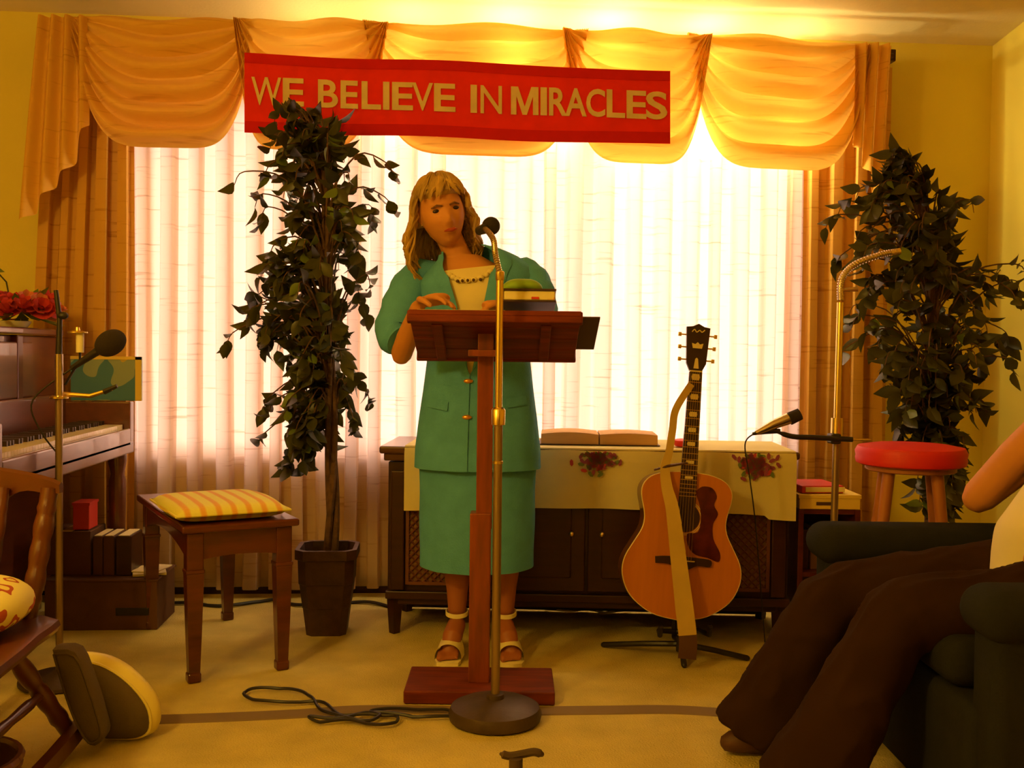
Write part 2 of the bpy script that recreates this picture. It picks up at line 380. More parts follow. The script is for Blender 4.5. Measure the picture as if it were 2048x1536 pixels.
xl = AT(62, 600, yc).x; x1_ = AT(272, 600, yc).x; x2_ = AT(1597, 600, yc).x; xr = AT(1768, 600, yc).x
curtain(x1_-0.02, x2_+0.02, yc, 0.035, 2.30, 25, 0.060, 3, M['sheer'], 'window_curtain', 'wide pale pinkish curtain in soft folds hanging across the bright window')
curtain(xl, x1_, yc-0.03, 0.03, 2.31, 5, 0.07, 5, M['drape'], 'side_drape', 'unlit golden drape hanging beside the window behind the upright piano', pull=0.10)
curtain(x2_, xr, yc-0.03, 0.03, 2.31, 4, 0.07, 8, M['drape'], 'side_drape', 'unlit golden drape between the bright window and the corner with the ficus')
# ------------------------------------------------------------------ valance (swags, cascades, rod)
yv = YW-0.22
VAL = thing('swag_valance', 'gold swag valance with five scalloped swags and side cascades above the window', 'valance', AT(930, 60, yv))
def swag(pl, pr, tl, tr, bot, seed, out=0.0, p_out=6.5):
    rnd = random.Random(seed); A = AT(pl, tl, yv); B = AT(pr, tr, yv); Cn = AT((pl+pr)/2, bot, yv); nu, nv = 49, 60
    drop = (A.z+B.z)/2-Cn.z; P = []; nf = 6; skew = rnd.uniform(-0.06, 0.06)
    for j in range(nv):
        v = j/(nv-1); p = 2.0+(p_out-2.0)*v
        fold = abs(math.sin(PI*(nf*v**0.9)+0.2*math.sin(5*v+seed)))**1.3
        lip = 1.0 if v < 0.97 else 0.4
        for i in range(nu):
            u = i/(nu-1); e = abs(2*u-1+skew*math.sin(PI*u)*2)
            bell = (1-min(e,1)**p); x = A.x+(B.x-A.x)*(u+0.015*math.sin(9*v+seed)*math.sin(PI*u)); 
            x = (A.x+B.x)/2+(x-(A.x+B.x)/2)*(1+0.13*v**0.7)
            z = A.z+(B.z-A.z)*u - drop*v*bell
            z += 0.012*math.sin(2*PI*u*1.3+seed)*(1-v)*math.sin(PI*u)
            g = 0.010*math.cos(u*62+seed)*(max(0,(e-0.72))/0.28)      # gathers at the corners
            y = yv - out - 0.012 - (0.085*fold*lip+0.015*v)*(0.25+0.75*math.sin(PI*min(max(u,0.02),0.98)))*(0.35+0.65*v) + g - 0.02*math.sin(PI*u)
            P.append((x, y, z))
    part('swag', MB().grid(P, nu, nv), M['swag'], VAL, True)
swag(160, 494, 36, 44, 300, 1, 0.0, 5.0)
swag(488, 760, 42, 48, 306, 2, 0.012, 5.5)
swag(752, 1150, 46, 62, 316, 3, 0.0, 5.5)
swag(1140, 1402, 62, 74, 332, 4, 0.012, 5.0)
swag(1394, 1722, 70, 90, 343, 5, 0.0, 5.0)
def cascade(pl, pr, ptl, ptr, top, hem, seed):
    nu, nv = 57, 30; P = []
    for j in range(nv):
        v = j/(nv-1)
        for i in range(nu):
            u = i/(nu-1); yb = interp(hem, u); pxt = ptl+(ptr-ptl)*u; pxb = pl+(pr-pl)*u
            py = top+(yb-top)*v; px = pxt+(pxb-pxt)*v
            q = AT(px, py, yv-0.045)
            q.y -= 0.022*math.sin(u*PI*7+seed)+0.006*math.sin(3*v+u*4)
            P.append(q)
    part('cascade', MB().grid(P, nu, nv), M['swag'], VAL, True)
cascade(40, 178, 78, 172, 32, [(0,440),(0.22,425),(0.3,392),(0.5,372),(0.6,345),(0.82,322),(0.9,262),(1,250)], 0.5)
cascade(1703, 1768, 1706, 1788, 88, [(0,285),(0.3,300),(0.38,330),(0.6,350),(0.7,385),(1,405)], 2)
a = AT(78, 40, yv); b = AT(1790, 100, yv)
part('rod', MB().tube([(a.x, yv+0.02, a.z-0.02), (b.x, yv+0.02, b.z-0.02)], 0.012, 10), M['walnut'], VAL, True)
for q in (a, b):
    part('bracket', MB().box((q.x, (yv+YW)/2+0.01, q.z-0.015), (0.03, YW-yv-0.02, 0.05), 0.004), M['walnut'], VAL, True, False)
# strip of bulbs between valance and curtain
la, lb = AT(770, 210, YW-0.155), AT(1590, 232, YW-0.155)
strip = thing('lamp_strip', 'row of glowing bulbs hidden behind the gold valance', 'lamp', AT(1200, 215, YW-0.155))
part('rail', MB().tube([la+Vector((0,0,0.05)), lb+Vector((0,0,0.05))], 0.008, 8), M['window_frame'], strip, True)
for k, (px, py, e) in enumerate(BULBS):
    q = AT(px, py, YW-0.155)
    part('bulb', MB().tube([q+Vector((0,0,0.045)), q+Vector((0,0,0.02))], [0.012, 0.012], 8), M['bulb'], strip, True)
# ------------------------------------------------------------------ banner
yb_ = YW-0.36
def BN(px, py, off=0.0):
    q = AT(px, py, yb_-off); q.y += 0.004*math.sin(px*0.02); return q
def edge_t(px): return 107+(px-490)*(143-107)/850 + 2.0*math.sin(px*0.012)
def edge_b(px): return 263+(px-490)*(288-263)/850 + 2.0*math.sin(px*0.012+1)
BAN = thing('banner', 'long red felt banner with pale letters pinned across the valance', 'banner', BN(915, 270))
def strip_mb(fa, fb, off, th):
    mb = MB(); n = 40; rings = []
    for i in range(n+1):
        px = 489+(1341-489)*i/n; a = BN(px, fa(px), off); b = BN(px, fb(px), off); d = Vector((0, th, 0))
        rings.append([a, b, b+d, a+d])
    return mb.loft(rings)
part('felt_panel', strip_mb(edge_t, edge_b, 0, 0.003), M['banner'], BAN, True, False)
part('hem', strip_mb(lambda p: edge_t(p)-1, lambda p: edge_t(p)+19, 0.003, 0.002), M['banner_hem'], BAN, True, False, label='darker red hem band along the top')
part('hem', strip_mb(lambda p: edge_b(p)-22, lambda p: edge_b(p)+1, 0.003, 0.002), M['banner_hem'], BAN, True, False, label='darker red hem band along the bottom')
LET = [('W',503,563),('E',566,608),('B',636,676),('E',681,716),('L',723,762),('I',766,779),('E',784,826),('V',824,866),('E',868,911),
       ('I',941,954),('N',961,1004),('M',1022,1077),('I',1081,1094),('R',1098,1134),('A',1130,1173),('C',1172,1210),('L',1213,1250),('E',1253,1293),('S',1292,1335)]
LC = {}
def glyph(ch):
    if ch == 'M':
        return (
                [(0,0),(0.2,0),(0.2,0.66),(0.42,0),(0.58,0),(0.8,0.66),(0.8,0),(1,0),(1,1),(0.74,1),(0.5,0.30),(0.26,1),(0,1)],
                [(0,1,2,11,12),(2,3,10,11),(3,4,10),(4,5,9,10),(5,6,7,8,9)])
    if ch in LC: return LC[ch]
    c = bpy.data.curves.new('g', 'FONT'); c.body = ch; c.size = 1; c.offset = 0.006 if ch in 'MWNV' else 0.02; c.resolution_u = 4
    o = bpy.data.objects.new('g', c); COL.objects.link(o); dg = bpy.context.evaluated_depsgraph_get(); dg.update()
    me = bpy.data.meshes.new_from_object(o.evaluated_get(dg)); bpy.data.objects.remove(o)
    v = [x.co.copy() for x in me.vertices]; f = [tuple(p.vertices) for p in me.polygons]
    x0 = min(p.x for p in v); x1 = max(p.x for p in v); y0 = min(p.y for p in v); y1 = max(p.y for p in v)
    LC[ch] = ([((p.x-x0)/(x1-x0), (p.y-y0)/(y1-y0)) for p in v], f); bpy.data.meshes.remove(me); return LC[ch]
for ch, a, b in LET:
    v, f = glyph(ch); t0 = 154+(a-503)*(182-154)/790; mb = MB(); n = len(v); d = 0.002
    P = [BN(a+(b-a)*x, t0+56-56*y+(x*(b-a)*0.035), 0.0035) for x, y in v]
    mb.v = [tuple(p) for p in P]+[tuple(p-Vector((0,d,0))) for p in P]
    mb.f = list(f)+[tuple(i+n for i in q)[::-1] for q in f]
    cnt = {}
    for q in f:
        for i in range(len(q)):
            e = (q[i], q[(i+1)%len(q)]); cnt[e] = 1
    for (i, j) in list(cnt):
        if (j, i) not in cnt: mb.f.append((i, j, j+n, i+n))
    part('letter', mb, M['letter'], BAN, True, False)
# ------------------------------------------------------------------ console cabinet, tablecloth and things on it
cL = WZ(770, 3.76, 0.70); cR = WZ(1588, 3.70, 0.70)
dirc = Vector((cR.x-cL.x, cR.y-cL.y, 0)); CWd = dirc.length; rzc = math.atan2(dirc.y, dirc.x); CT = 0.70; CD = 0.42
CAB = thing('console_cabinet', 'long dark wooden console cabinet with lattice speaker panels under the window', 'cabinet', (cL.x, cL.y, 0), rzc)
mb = MB().box((CWd/2, CD/2, 0.395), (CWd-0.02, CD-0.04, 0.49), 0.004).box((CWd/2, 0.006, 0.150), (CWd-0.01, 0.02, 0.03), 0.004)
part('body', mb, M['walnut'], CAB, smooth=False)
part('top', MB().box((CWd/2, CD/2, CT-0.014), (CWd+0.04, CD+0.03, 0.028), 0.008).box((CWd/2, CD/2, CT-0.04), (CWd+0.01, CD, 0.03), 0.006), M['walnut_top'], CAB, smooth=False)
for x in (0.05, 0.30, CWd-0.30, CWd-0.05):
    part('stile', MB().box((x, 0.004, 0.39), (0.05 if x in (0.05, CWd-0.05) else 0.03, 0.03, 0.44), 0.005), M['walnut'], CAB, smooth=False)
for x0, x1 in ((0.085, 0.28), (CWd-0.28, CWd-0.085)):
    part('speaker_cloth', MB().box(((x0+x1)/2, 0.014, 0.40), (x1-x0, 0.006, 0.42)), M['grille_cloth'], CAB, smooth=False)
    lat = MB(); s_ = 0.028; z0, z1 = 0.195, 0.605
    z = z0-(x1-x0)
    while z < z1:
        for sg in (1, -1):
            a = Vector((x0, 0.006, z)) if sg == 1 else Vector((x1, 0.006, z)); dx = sg
            ta = max(0, z0-z); tb = min(x1-x0, z1-z)
            if tb > ta: lat.tube([a+Vector((dx*ta, 0, ta)), a+Vector((dx*tb, 0, tb))], 0.0035, 4)
        z += s_
    for x in (x0, x1): lat.box((x, 0.006, 0.40), (0.012, 0.014, 0.42))
    for zz in (z0, z1): lat.box(((x0+x1)/2, 0.006, zz), (x1-x0, 0.014, 0.012))
    part('lattice', lat, M['grille'], CAB, smooth=False)
for k, x0 in enumerate((0.315, CWd/2+0.005)):
    w_ = CWd/2-0.32
    dd = MB().box((x0+w_/2, 0.010, 0.39), (w_, 0.016, 0.43), 0.004)
    dd.box((x0+w_/2, 0.002, 0.39), (w_-0.10, 0.012, 0.33), 0.005)
    d = part('door', dd, M['walnut'], CAB, smooth=False)
    part('knob', MB().ball((x0+(w_-0.05 if k == 0 else 0.05), -0.012, 0.39), 0.010, 10), M['brass'], d)
for x in (0.035, CWd-0.035):
    for y in (0.035, CD-0.06):
        part('leg', MB().tube([(x, y, 0.16), (x, y, 0.05), (x, y, 0.0)], [0.032, 0.024, 0.020], 4), M['walnut'], CAB, smooth=False)
part('under_shade_board', MB().box((CWd/2, CD-0.03, 0.12), (CWd-0.04, 0.016, 0.22)), M['ebony'], CAB, smooth=False)  # dark board added as the black shade beneath the cabinet
part('apron', MB().box((CWd/2, 0.03, 0.135), (CWd-0.06, 0.02, 0.05), 0.004), M['walnut'], CAB, smooth=False)
def CL(x, y, z): return Matrix.Translation(CAB.location) @ Matrix.Rotation(rzc, 4, 'Z') @ Vector((x, y, z))
tx0, tx1 = 0.075, CWd+0.005
P = []; nu = 90; rows = 26
for j in range(rows):
    s_ = j/(rows-1)*(CD+0.0+0.235)
    for i in range(nu):
        u = i/(nu-1); x = tx0+(tx1-tx0)*u
        hem = 0.235-0.02*math.sin(u*PI)+0.012*(u > 0.93)
        ss = min(s_, CD+hem) if j < rows-1 else CD+hem
        if ss < CD: y = CD-0.01-ss+0.0; z = CT+0.003
        else:
            h = ss-CD; y = -0.021-0.006*math.sin(u*34)*h/0.2-0.004; z = CT+0.001-h
            if h < 0.004: z = CT+0.003
        P.append(CL(x, y, z))
tc_ = solo('tablecloth', MB().grid(P, nu, rows), M['cloth'], 'cream embroidered tablecloth hanging over the front of the console cabinet', 'tablecloth')
def sprig(px, py, seed):
    rnd = random.Random(seed); rows_ = {'purple': MB(), 'thread_red': MB(), 'thread_green': MB()}
    c = W(px, py, 3.68)
    lc = (Matrix.Translation(CAB.location) @ Matrix.Rotation(rzc, 4, 'Z')).inverted() @ c
    for k in range(150):
        r = abs(rnd.gauss(0, 1)); an = rnd.uniform(0, 2*PI)
        x = lc.x+math.cos(an)*r*0.034; z = lc.z+math.sin(an)*r*0.030
        if z > CT-0.012: z = CT-0.012-rnd.random()*0.02
        if x > tx1-0.012: x = tx1-0.012
        key = rnd.choice(['purple', 'purple', 'thread_red', 'thread_green'])
        a = rnd.uniform(0, PI); l = 0.013; w2 = 0.007
        u_ = (math.cos(a), math.sin(a)); pts = []
        for q in range(6):
            t = 2*PI*q/6; pts.append((x+u_[0]*l*math.cos(t)-u_[1]*w2*math.sin(t), z+u_[1]*l*math.cos(t)+u_[0]*w2*math.sin(t)))
        rows_[key].loft([[CL(p, -0.0335, q) for p, q in pts], [CL(p, -0.0350, q) for p, q in pts]])
    for key, mb in rows_.items(): part('embroidery', mb, M[key], tc_, True, False, kind='stuff')
sprig(1197, 918, 1); sprig(1512, 928, 2)
# open book with thick page blocks
bx0 = (Matrix.Translation(CAB.location) @ Matrix.Rotation(rzc, 4, 'Z')).inverted() @ W(1082, 890, 3.85)
OB = thing('open_book', 'large open book with thick tan pages lying on the tablecloth', 'book', CL(bx0.x, 0.12, CT+0.004), rzc)
for sg in (0, 1):
    rings = []
    for i in range(9):
        u = i/8; x = u*0.215 if sg == 0 else 0.22+u*0.215
        h = 0.040+0.008*math.sin(PI*u)
        if sg == 1: h = 0.040+0.006*math.sin(PI*u)
        rings.append([Vector((x, -0.02, 0.004)), Vector((x, 0.20, 0.004)), Vector((x, 0.19, h)), Vector((x, -0.015, h))])
    part('page_block', MB().loft(rings), mat('tan_pages', (0.62, 0.36, 0.13), 0.8, var=0.1, scale=20, stretch=(1,1,30)), OB)
part('cover', MB().box((0.218, 0.09, 0.002), (0.45, 0.235, 0.004), 0.001), M['dark_cover'], OB, smooth=False)
q = (Matrix.Translation(CAB.location) @ Matrix.Rotation(rzc, 4, 'Z')).inverted() @ W(1370, 888, 3.8)
solo('red_dish', MB().lathe([(0.02, 0.0), (0.035, 0.002), (0.045, 0.014), (0.046, 0.024), (0.03, 0.028), (0.004, 0.029)], 24, CL(q.x, 0.10, CT+0.005)), M['red_vinyl'], 'small round red dish on the tablecloth behind the guitar neck', 'dish')
# ------------------------------------------------------------------ upright piano
PX, PY0, PY1, PB = -1.20, 2.90, 4.20, -2.05
PI_ = thing('upright_piano', 'dark reddish upright piano with its keyboard along the left wall', 'piano', ((PX+PB)/2, (PY0+PY1)/2, 0))
ym = (PY0+PY1)/2; yl = PY1-PY0
def pbox(name, c, d, bev=0.006, m='piano', parent=None):
    return part(name, MB().box(c, d, bev), M[m], parent or PI_, True, False)
pbox('lower_case', ((PB-1.56)/2, ym, 0.33), (-1.56-PB, yl, 0.66))
pbox('upper_case', ((PB-1.50)/2, ym, 0.875), (-1.50-PB, yl, 0.43))
pbox('lid', ((PB-1.48)/2, ym, 1.105), (-1.48-PB+0.01, yl+0.02, 0.025))
pbox('key_bed', ((PX-1.56)/2, ym, 0.655), (PX+1.56, yl, 0.05))
pbox('key_slip', (PX-0.012, ym, 0.695), (0.024, yl-0.09, 0.07))
pbox('fallboard', (-1.475, ym, 0.80), (0.05, yl-0.08, 0.13))
for y in (PY0+0.025, PY1-0.025):
    pbox('cheek', ((PX-1.50)/2, y, 0.755), (0.30, 0.05, 0.16))
pbox('music_desk', (-1.488, ym-0.02, 0.965), (0.02, 0.75, 0.20))
pbox('dark_upright', (-1.490, PY1-0.42, 0.94), (0.03, 0.05, 0.30), m='mahogany')  # narrow dark upright strip on the upper case front
for y in (PY0+0.04, PY1-0.05):
    part('leg', MB().lathe([(0.020, 0), (0.022, 0.05), (0.030, 0.30), (0.034, 0.52), (0.026, 0.55), (0.036, 0.60), (0.036, 0.63)], 12, (PX-0.05, y, 0)), M['piano'], PI_, True)
wk = MB(); bk = MB(); nk = 52; kw = (yl-0.12)/nk
for i in range(nk):
    y = PY0+0.06+kw*(i+0.5); wk.box((-1.30, y, 0.735), (0.145, kw*0.93, 0.02))
    if i % 7 not in (2, 6): bk.box((-1.34, y+kw/2, 0.750), (0.095, kw*0.5, 0.022))
part('white_keys', wk, M['white_key'], PI_, True, False, kind='stuff'); part('black_keys', bk, M['ebony'], PI_, True, False, kind='stuff')
# picture book on the piano's far cheek
y_ = PY1-0.03; a = AT(142, 712, y_); b = AT(284, 804, y_)
PBK = thing('picture_book', 'thin book with a blue-green picture cover standing at the far end of the piano', 'book', ((a.x+b.x)/2, y_, 0.836))
hh = a.z-0.838
part('cover', MB().box(((a.x+b.x)/2, y_, 0.838+hh/2), (b.x-a.x, 0.012, hh), 0.002), M['picture'], PBK, True, False)
part('border', MB().box(((a.x+b.x)/2, y_-0.007, 0.838+hh-0.006), (b.x-a.x, 0.003, 0.012)).box((b.x-0.012, y_-0.007, 0.838+hh/2), (0.024, 0.003, hh)), M['yellow_box'], PBK, True, False, label='pale yellow border strip')
# flowers
fc = C(-1.88, 3.86, 0); FB = thing('flower_arrangement', 'red and peach silk flower arrangement on top of the piano', 'flowers', (fc.x, fc.y, 1.118))
part('bowl', MB().lathe([(0.03, 0), (0.05, 0.003), (0.062, 0.018), (0.064, 0.026), (0.05, 0.024)], 20), M['white'], FB)
rnd = random.Random(4)
def rose(c, r, mx):
    mb = MB()
    for L_ in range(3):
        n = 5; rr = r*(0.45+0.28*L_)
        for k in range(n):
            a = 2*PI*k/n+L_*0.6; ct = Vector((math.cos(a)*rr*0.5, math.sin(a)*rr*0.5, -0.25*rr*L_*0.5)); 
            g_ = []
            for j in range(4):
                for i in range(5):
                    u = i/4-0.5; v = j/3
                    p = Vector((math.cos(a+u*1.5)*rr*(0.35+0.6*v), math.sin(a+u*1.5)*rr*(0.35+0.6*v), r*(0.7-0.2*L_)*v*(1-0.3*abs(u)*2)-0.2*r*L_))
                    g_.append(mx @ p + c)
            mb.grid(g_, 5, 4)
    return mb
for k in range(22):
    an = rnd.uniform(0, 2*PI); rr = 0.19*math.sqrt(rnd.random()); c = Vector((math.cos(an)*rr*0.8+0.03, math.sin(an)*rr, 0.045+0.04*rnd.random()+0.050*(1-rr/0.19)))
    mx = Euler((rnd.uniform(-0.5,0.5)-math.sin(an)*0.6, math.cos(an)*0.8, 0)).to_matrix()
    part('blossom', rose(c, 0.050, mx), M['flower_red' if k % 3 else 'flower_peach'], FB)
lf = MB()
for k in range(26):
    an = rnd.uniform(0, 2*PI); d = Vector((math.cos(an), math.sin(an), rnd.uniform(-0.35, 0.6))); b0 = Vector((0.03,0,0.06)); side = d.cross(Vector((0,0,1))).normalized()*0.016
    t = b0+d*0.20*rnd.uniform(0.8,1); mm = b0+d*0.13; lf.v += [tuple(b0), tuple(mm+side), tuple(t), tuple(mm-side)]; n = len(lf.v)-4; lf.f.append((n, n+1, n+2, n+3))
part('greenery', lf, M['leaf2'], FB, smooth=False, kind='stuff')
sl = MB(); q = W(0, 536, 3.86); sl.tube([FB.location+Vector((0.0,0,0.05)), (q+FB.location)/2+Vector((0,0,0.06)), q+Vector((-0.05,0,0.03))], 0.003, 6)
part('spray_stem', sl, M['leaf'], FB, True)
sp = MB(); n0 = q+Vector((-0.07,0,0.05)); sp.v = [tuple(n0), tuple(q+Vector((-0.02,0,0.015))), tuple(q+Vector((0.018,0,-0.015))), tuple(q+Vector((-0.03,0,-0.02)))]; sp.f = [(0,1,2,3)]
part('spray_leaf', sp, M['leaf2'], FB, True, False, label='single upright green leaf')
# ------------------------------------------------------------------ things stored below the keyboard
rz_ = -YAW*0.5
def cbox(name, px0, px1, py0, py1, D, dep, m, label, cat='box', group=None, z0=None, extra=None):
    a = W(px0, py1, D); b = W(px1, py1, D); zt = W((px0+px1)/2, py0, D).z; zb = a.z if z0 is None else z0
    t = thing(name, label, cat, ((a.x+b.x)/2, (a.y+b.y)/2+dep/2, zb), 0, group); wd_ = b.x-a.x; h = zt-zb
    part('body', MB().box((0, 0, h/2), (wd_, dep, h), 0.003), M[m], t, smooth=False)
    return t, wd_, dep, h
t, wd_, dep, h = cbox('storage_crate', 92, 312, 1162, 1258, 3.80, 0.26, 'card', 'wide brown crate on the carpet beside the bench under the piano keyboard', z0=0.0)
part('flap', MB().box((0, 0, h+0.003), (wd_+0.01, dep+0.01, 0.006), 0.001), M['card'], t, smooth=False)
part('hand_slot', MB().box((wd_*0.28, -dep/2-0.001, h*0.38), (0.12, 0.006, 0.028), 0.001), M['black'], t, smooth=False)
zt0 = h+0.007
t, wd_, dep, h = cbox('cardboard_box', 88, 180, 1062, 1150, 3.86, 0.18, 'card', 'brown cardboard box on the crate under the piano keyboard', z0=zt0)
part('tape', MB().box((0, 0, h+0.001), (0.04, dep+0.004, 0.003)), M['strap'], t, smooth=False)
t, wd_, dep, h2 = cbox('red_box', 146, 178, 1010, 1060, 3.87, 0.10, 'red_paper', 'small red box on top of the brown cardboard box', z0=zt0+h+0.003)
part('lid', MB().box((0, 0, h2+0.004), (wd_+0.006, dep+0.006, 0.010), 0.001), M['red_paper'], t, smooth=False)
for k, (p0, p1, m_, lb_) in enumerate(((186, 205, 'strap_end', 'dark brown book upright on the crate beside the brown box'), (207, 228, 'card', 'tan book upright on the crate, second from the brown box'), (232, 262, 'walnut', 'thick book upright at the end of the row on the crate'))):
    t, wd_, dep, h = cbox('upright_book', p0, p1, 1072, 1150, 3.86, 0.15, m_, lb_, 'book', 'books standing on the crate', z0=zt0)
    part('pages', MB().box((0, 0.0, h+0.001), (wd_*0.7, dep*0.95, 0.003)), M['paper'], t, smooth=False)
q = W(298, 1150, 3.93)
solo('loose_papers', MB().box((q.x, q.y, zt0+0.006), (0.12, 0.16, 0.010), 0.001, (0,0,0.3)).box((q.x+0.01, q.y, zt0+0.014), (0.10, 0.14, 0.005), 0.001, (0,0,-0.2)), M['paper'], 'loose white papers lying on the crate behind the bench', 'papers', smooth=False)
# ------------------------------------------------------------------ piano bench and cushion
bf = WZ(372, 3.17, 0.50); br = WZ(588, 3.34, 0.50); bl = WZ(212, 3.80, 0.50)
ux = (br-bf); ux.z = 0; Wb = ux.length; rb = math.atan2(ux.y, ux.x); Lb = 0.76
BE = thing('piano_bench', 'reddish brown wooden piano bench with a hinged top, beside the piano', 'bench', (bf.x, bf.y, 0), rb)
part('top', MB().box((Wb/2, Lb/2, 0.488), (Wb+0.03, Lb+0.03, 0.024), 0.006), M['mahogany'], BE, smooth=False)
def apron(a, b, arch):
    # board between two posts with a shallow arched lower edge
    a = Vector(a); b = Vector(b); n = 13; side = (b-a).cross(Vector((0,0,1))).normalized()*0.010; R = []
    for i in range(n):
        u = i/(n-1); p = a+(b-a)*u; zl = 0.385+arch*(1-(2*u-1)**2 if True else 0)
        R.append([p+side+Vector((0,0,zl-p.z)), p-side+Vector((0,0,zl-p.z)), p-side+Vector((0,0,0.476-p.z)), p+side+Vector((0,0,0.476-p.z))])
    return MB().loft(R)
i_ = 0.03
for a, b, ar in (((i_, i_-0.01, 0), (Wb-i_, i_-0.01, 0), 0.012), ((i_, Lb-i_+0.01, 0), (Wb-i_, Lb-i_+0.01, 0), 0.012), ((i_-0.01, i_, 0), (i_-0.01, Lb-i_, 0), 0.045), ((Wb-i_+0.01, i_, 0), (Wb-i_+0.01, Lb-i_, 0), 0.045)):
    part('apron', apron(a, b, ar), M['mahogany'], BE, smooth=False)
for x in (i_, Wb-i_):
    for y in (i_, Lb-i_):
        mb = MB().box((x, y, 0.415), (0.052, 0.052, 0.12), 0.004)
        mb.box((x, y, 0.352), (0.058, 0.058, 0.012), 0.003)
        mb.loft([[Vector((x+sx*r, y+sy*r, z)) for sx, sy in ((1,1),(-1,1),(-1,-1),(1,-1))] for r, z in ((0.017, 0.03), (0.021, 0.15), (0.0265, 0.346))])
        mb.box((x, y, 0.016), (0.042, 0.042, 0.032), 0.006)
        part('leg', mb, M['mahogany'], BE, smooth=False)
cu = MB(); n = 20; cw, cl = 0.36, 0.42; top = []; bot = []
def pil(u, v, s): 
    e = (1-abs(2*u-1)**5)*(1-abs(2*v-1)**5); return s*(0.004+0.026*max(e,0)**0.5)
for sgn in (1, -1):
    cu.grid([((u/n-0.5)*cw*(1+0.03*math.cos(PI*(v/n-0.5)*2)), (v/n-0.5)*cl, 0.032+pil(u/n, v/n, sgn)) for v in range(n+1) for u in range(n+1)], n+1, n+1)
me = mesh(cu, 'c'); bm = bmesh.new(); bm.from_mesh(me)
be = [e for e in bm.edges if e.is_boundary]; bmesh.ops.bridge_loops(bm, edges=be); bm.to_mesh(me); bm.free()
cq = (W(300, 985, 3.62)+W(568, 1035, 3.27))/2
qc = WZ(437, 3.42, 0.50)
co = link('seat_cushion', me, M['cushion']); co.location = (qc.x, qc.y, 0.498); co.rotation_euler = (0, 0, rb-0.0)
tag(co, 'yellow striped seat cushion lying on the wooden piano bench', 'cushion')
mb = MB().tube([((x-0.5)*cw*0.0+cw/2*math.copysign(1, 1), 0, 0) for x in (0,1)], 0.001, 4)
pp = [(-cw/2, -cl/2), (cw/2, -cl/2), (cw/2, cl/2), (-cw/2, cl/2), (-cw/2, -cl/2)]
part('piping', MB().tube([(x, y, 0.032) for x, y in pp], 0.004, 6), M['cushion'], co)
# ------------------------------------------------------------------ ficus trees
def leaf_mesh(nm, L, Wd, m, curl):
    v = []; f = []; n = 5
    for i in range(n+1):
        t = i/n; w_ = Wd*math.sin(PI*min(1, t*1.05))**0.8*(1-0.35*t) if 0 < t < 1 else 0.0006
        y = -L*t; z = -curl*t*t*L
        v += [(-w_, y, z+w_*0.35), (0, y, z), (w_, y, z+w_*0.35)]
    for i in range(n):
        for k in (0, 1): a = i*3+k; f.append((a, a+1, a+4, a+3))
    me = bpy.data.meshes.new(nm); me.from_pydata(v, [], f); me.materials.append(m); me.polygons.foreach_set('use_smooth', [True]*len(f)); me.update(); return me
LM = [leaf_mesh('leaf', 0.080, 0.027, M['leaf'], 0.25), leaf_mesh('leaf', 0.072, 0.025, M['leaf'], 0.5), leaf_mesh('leaf', 0.068, 0.024, M['leaf2'], 0.3)]
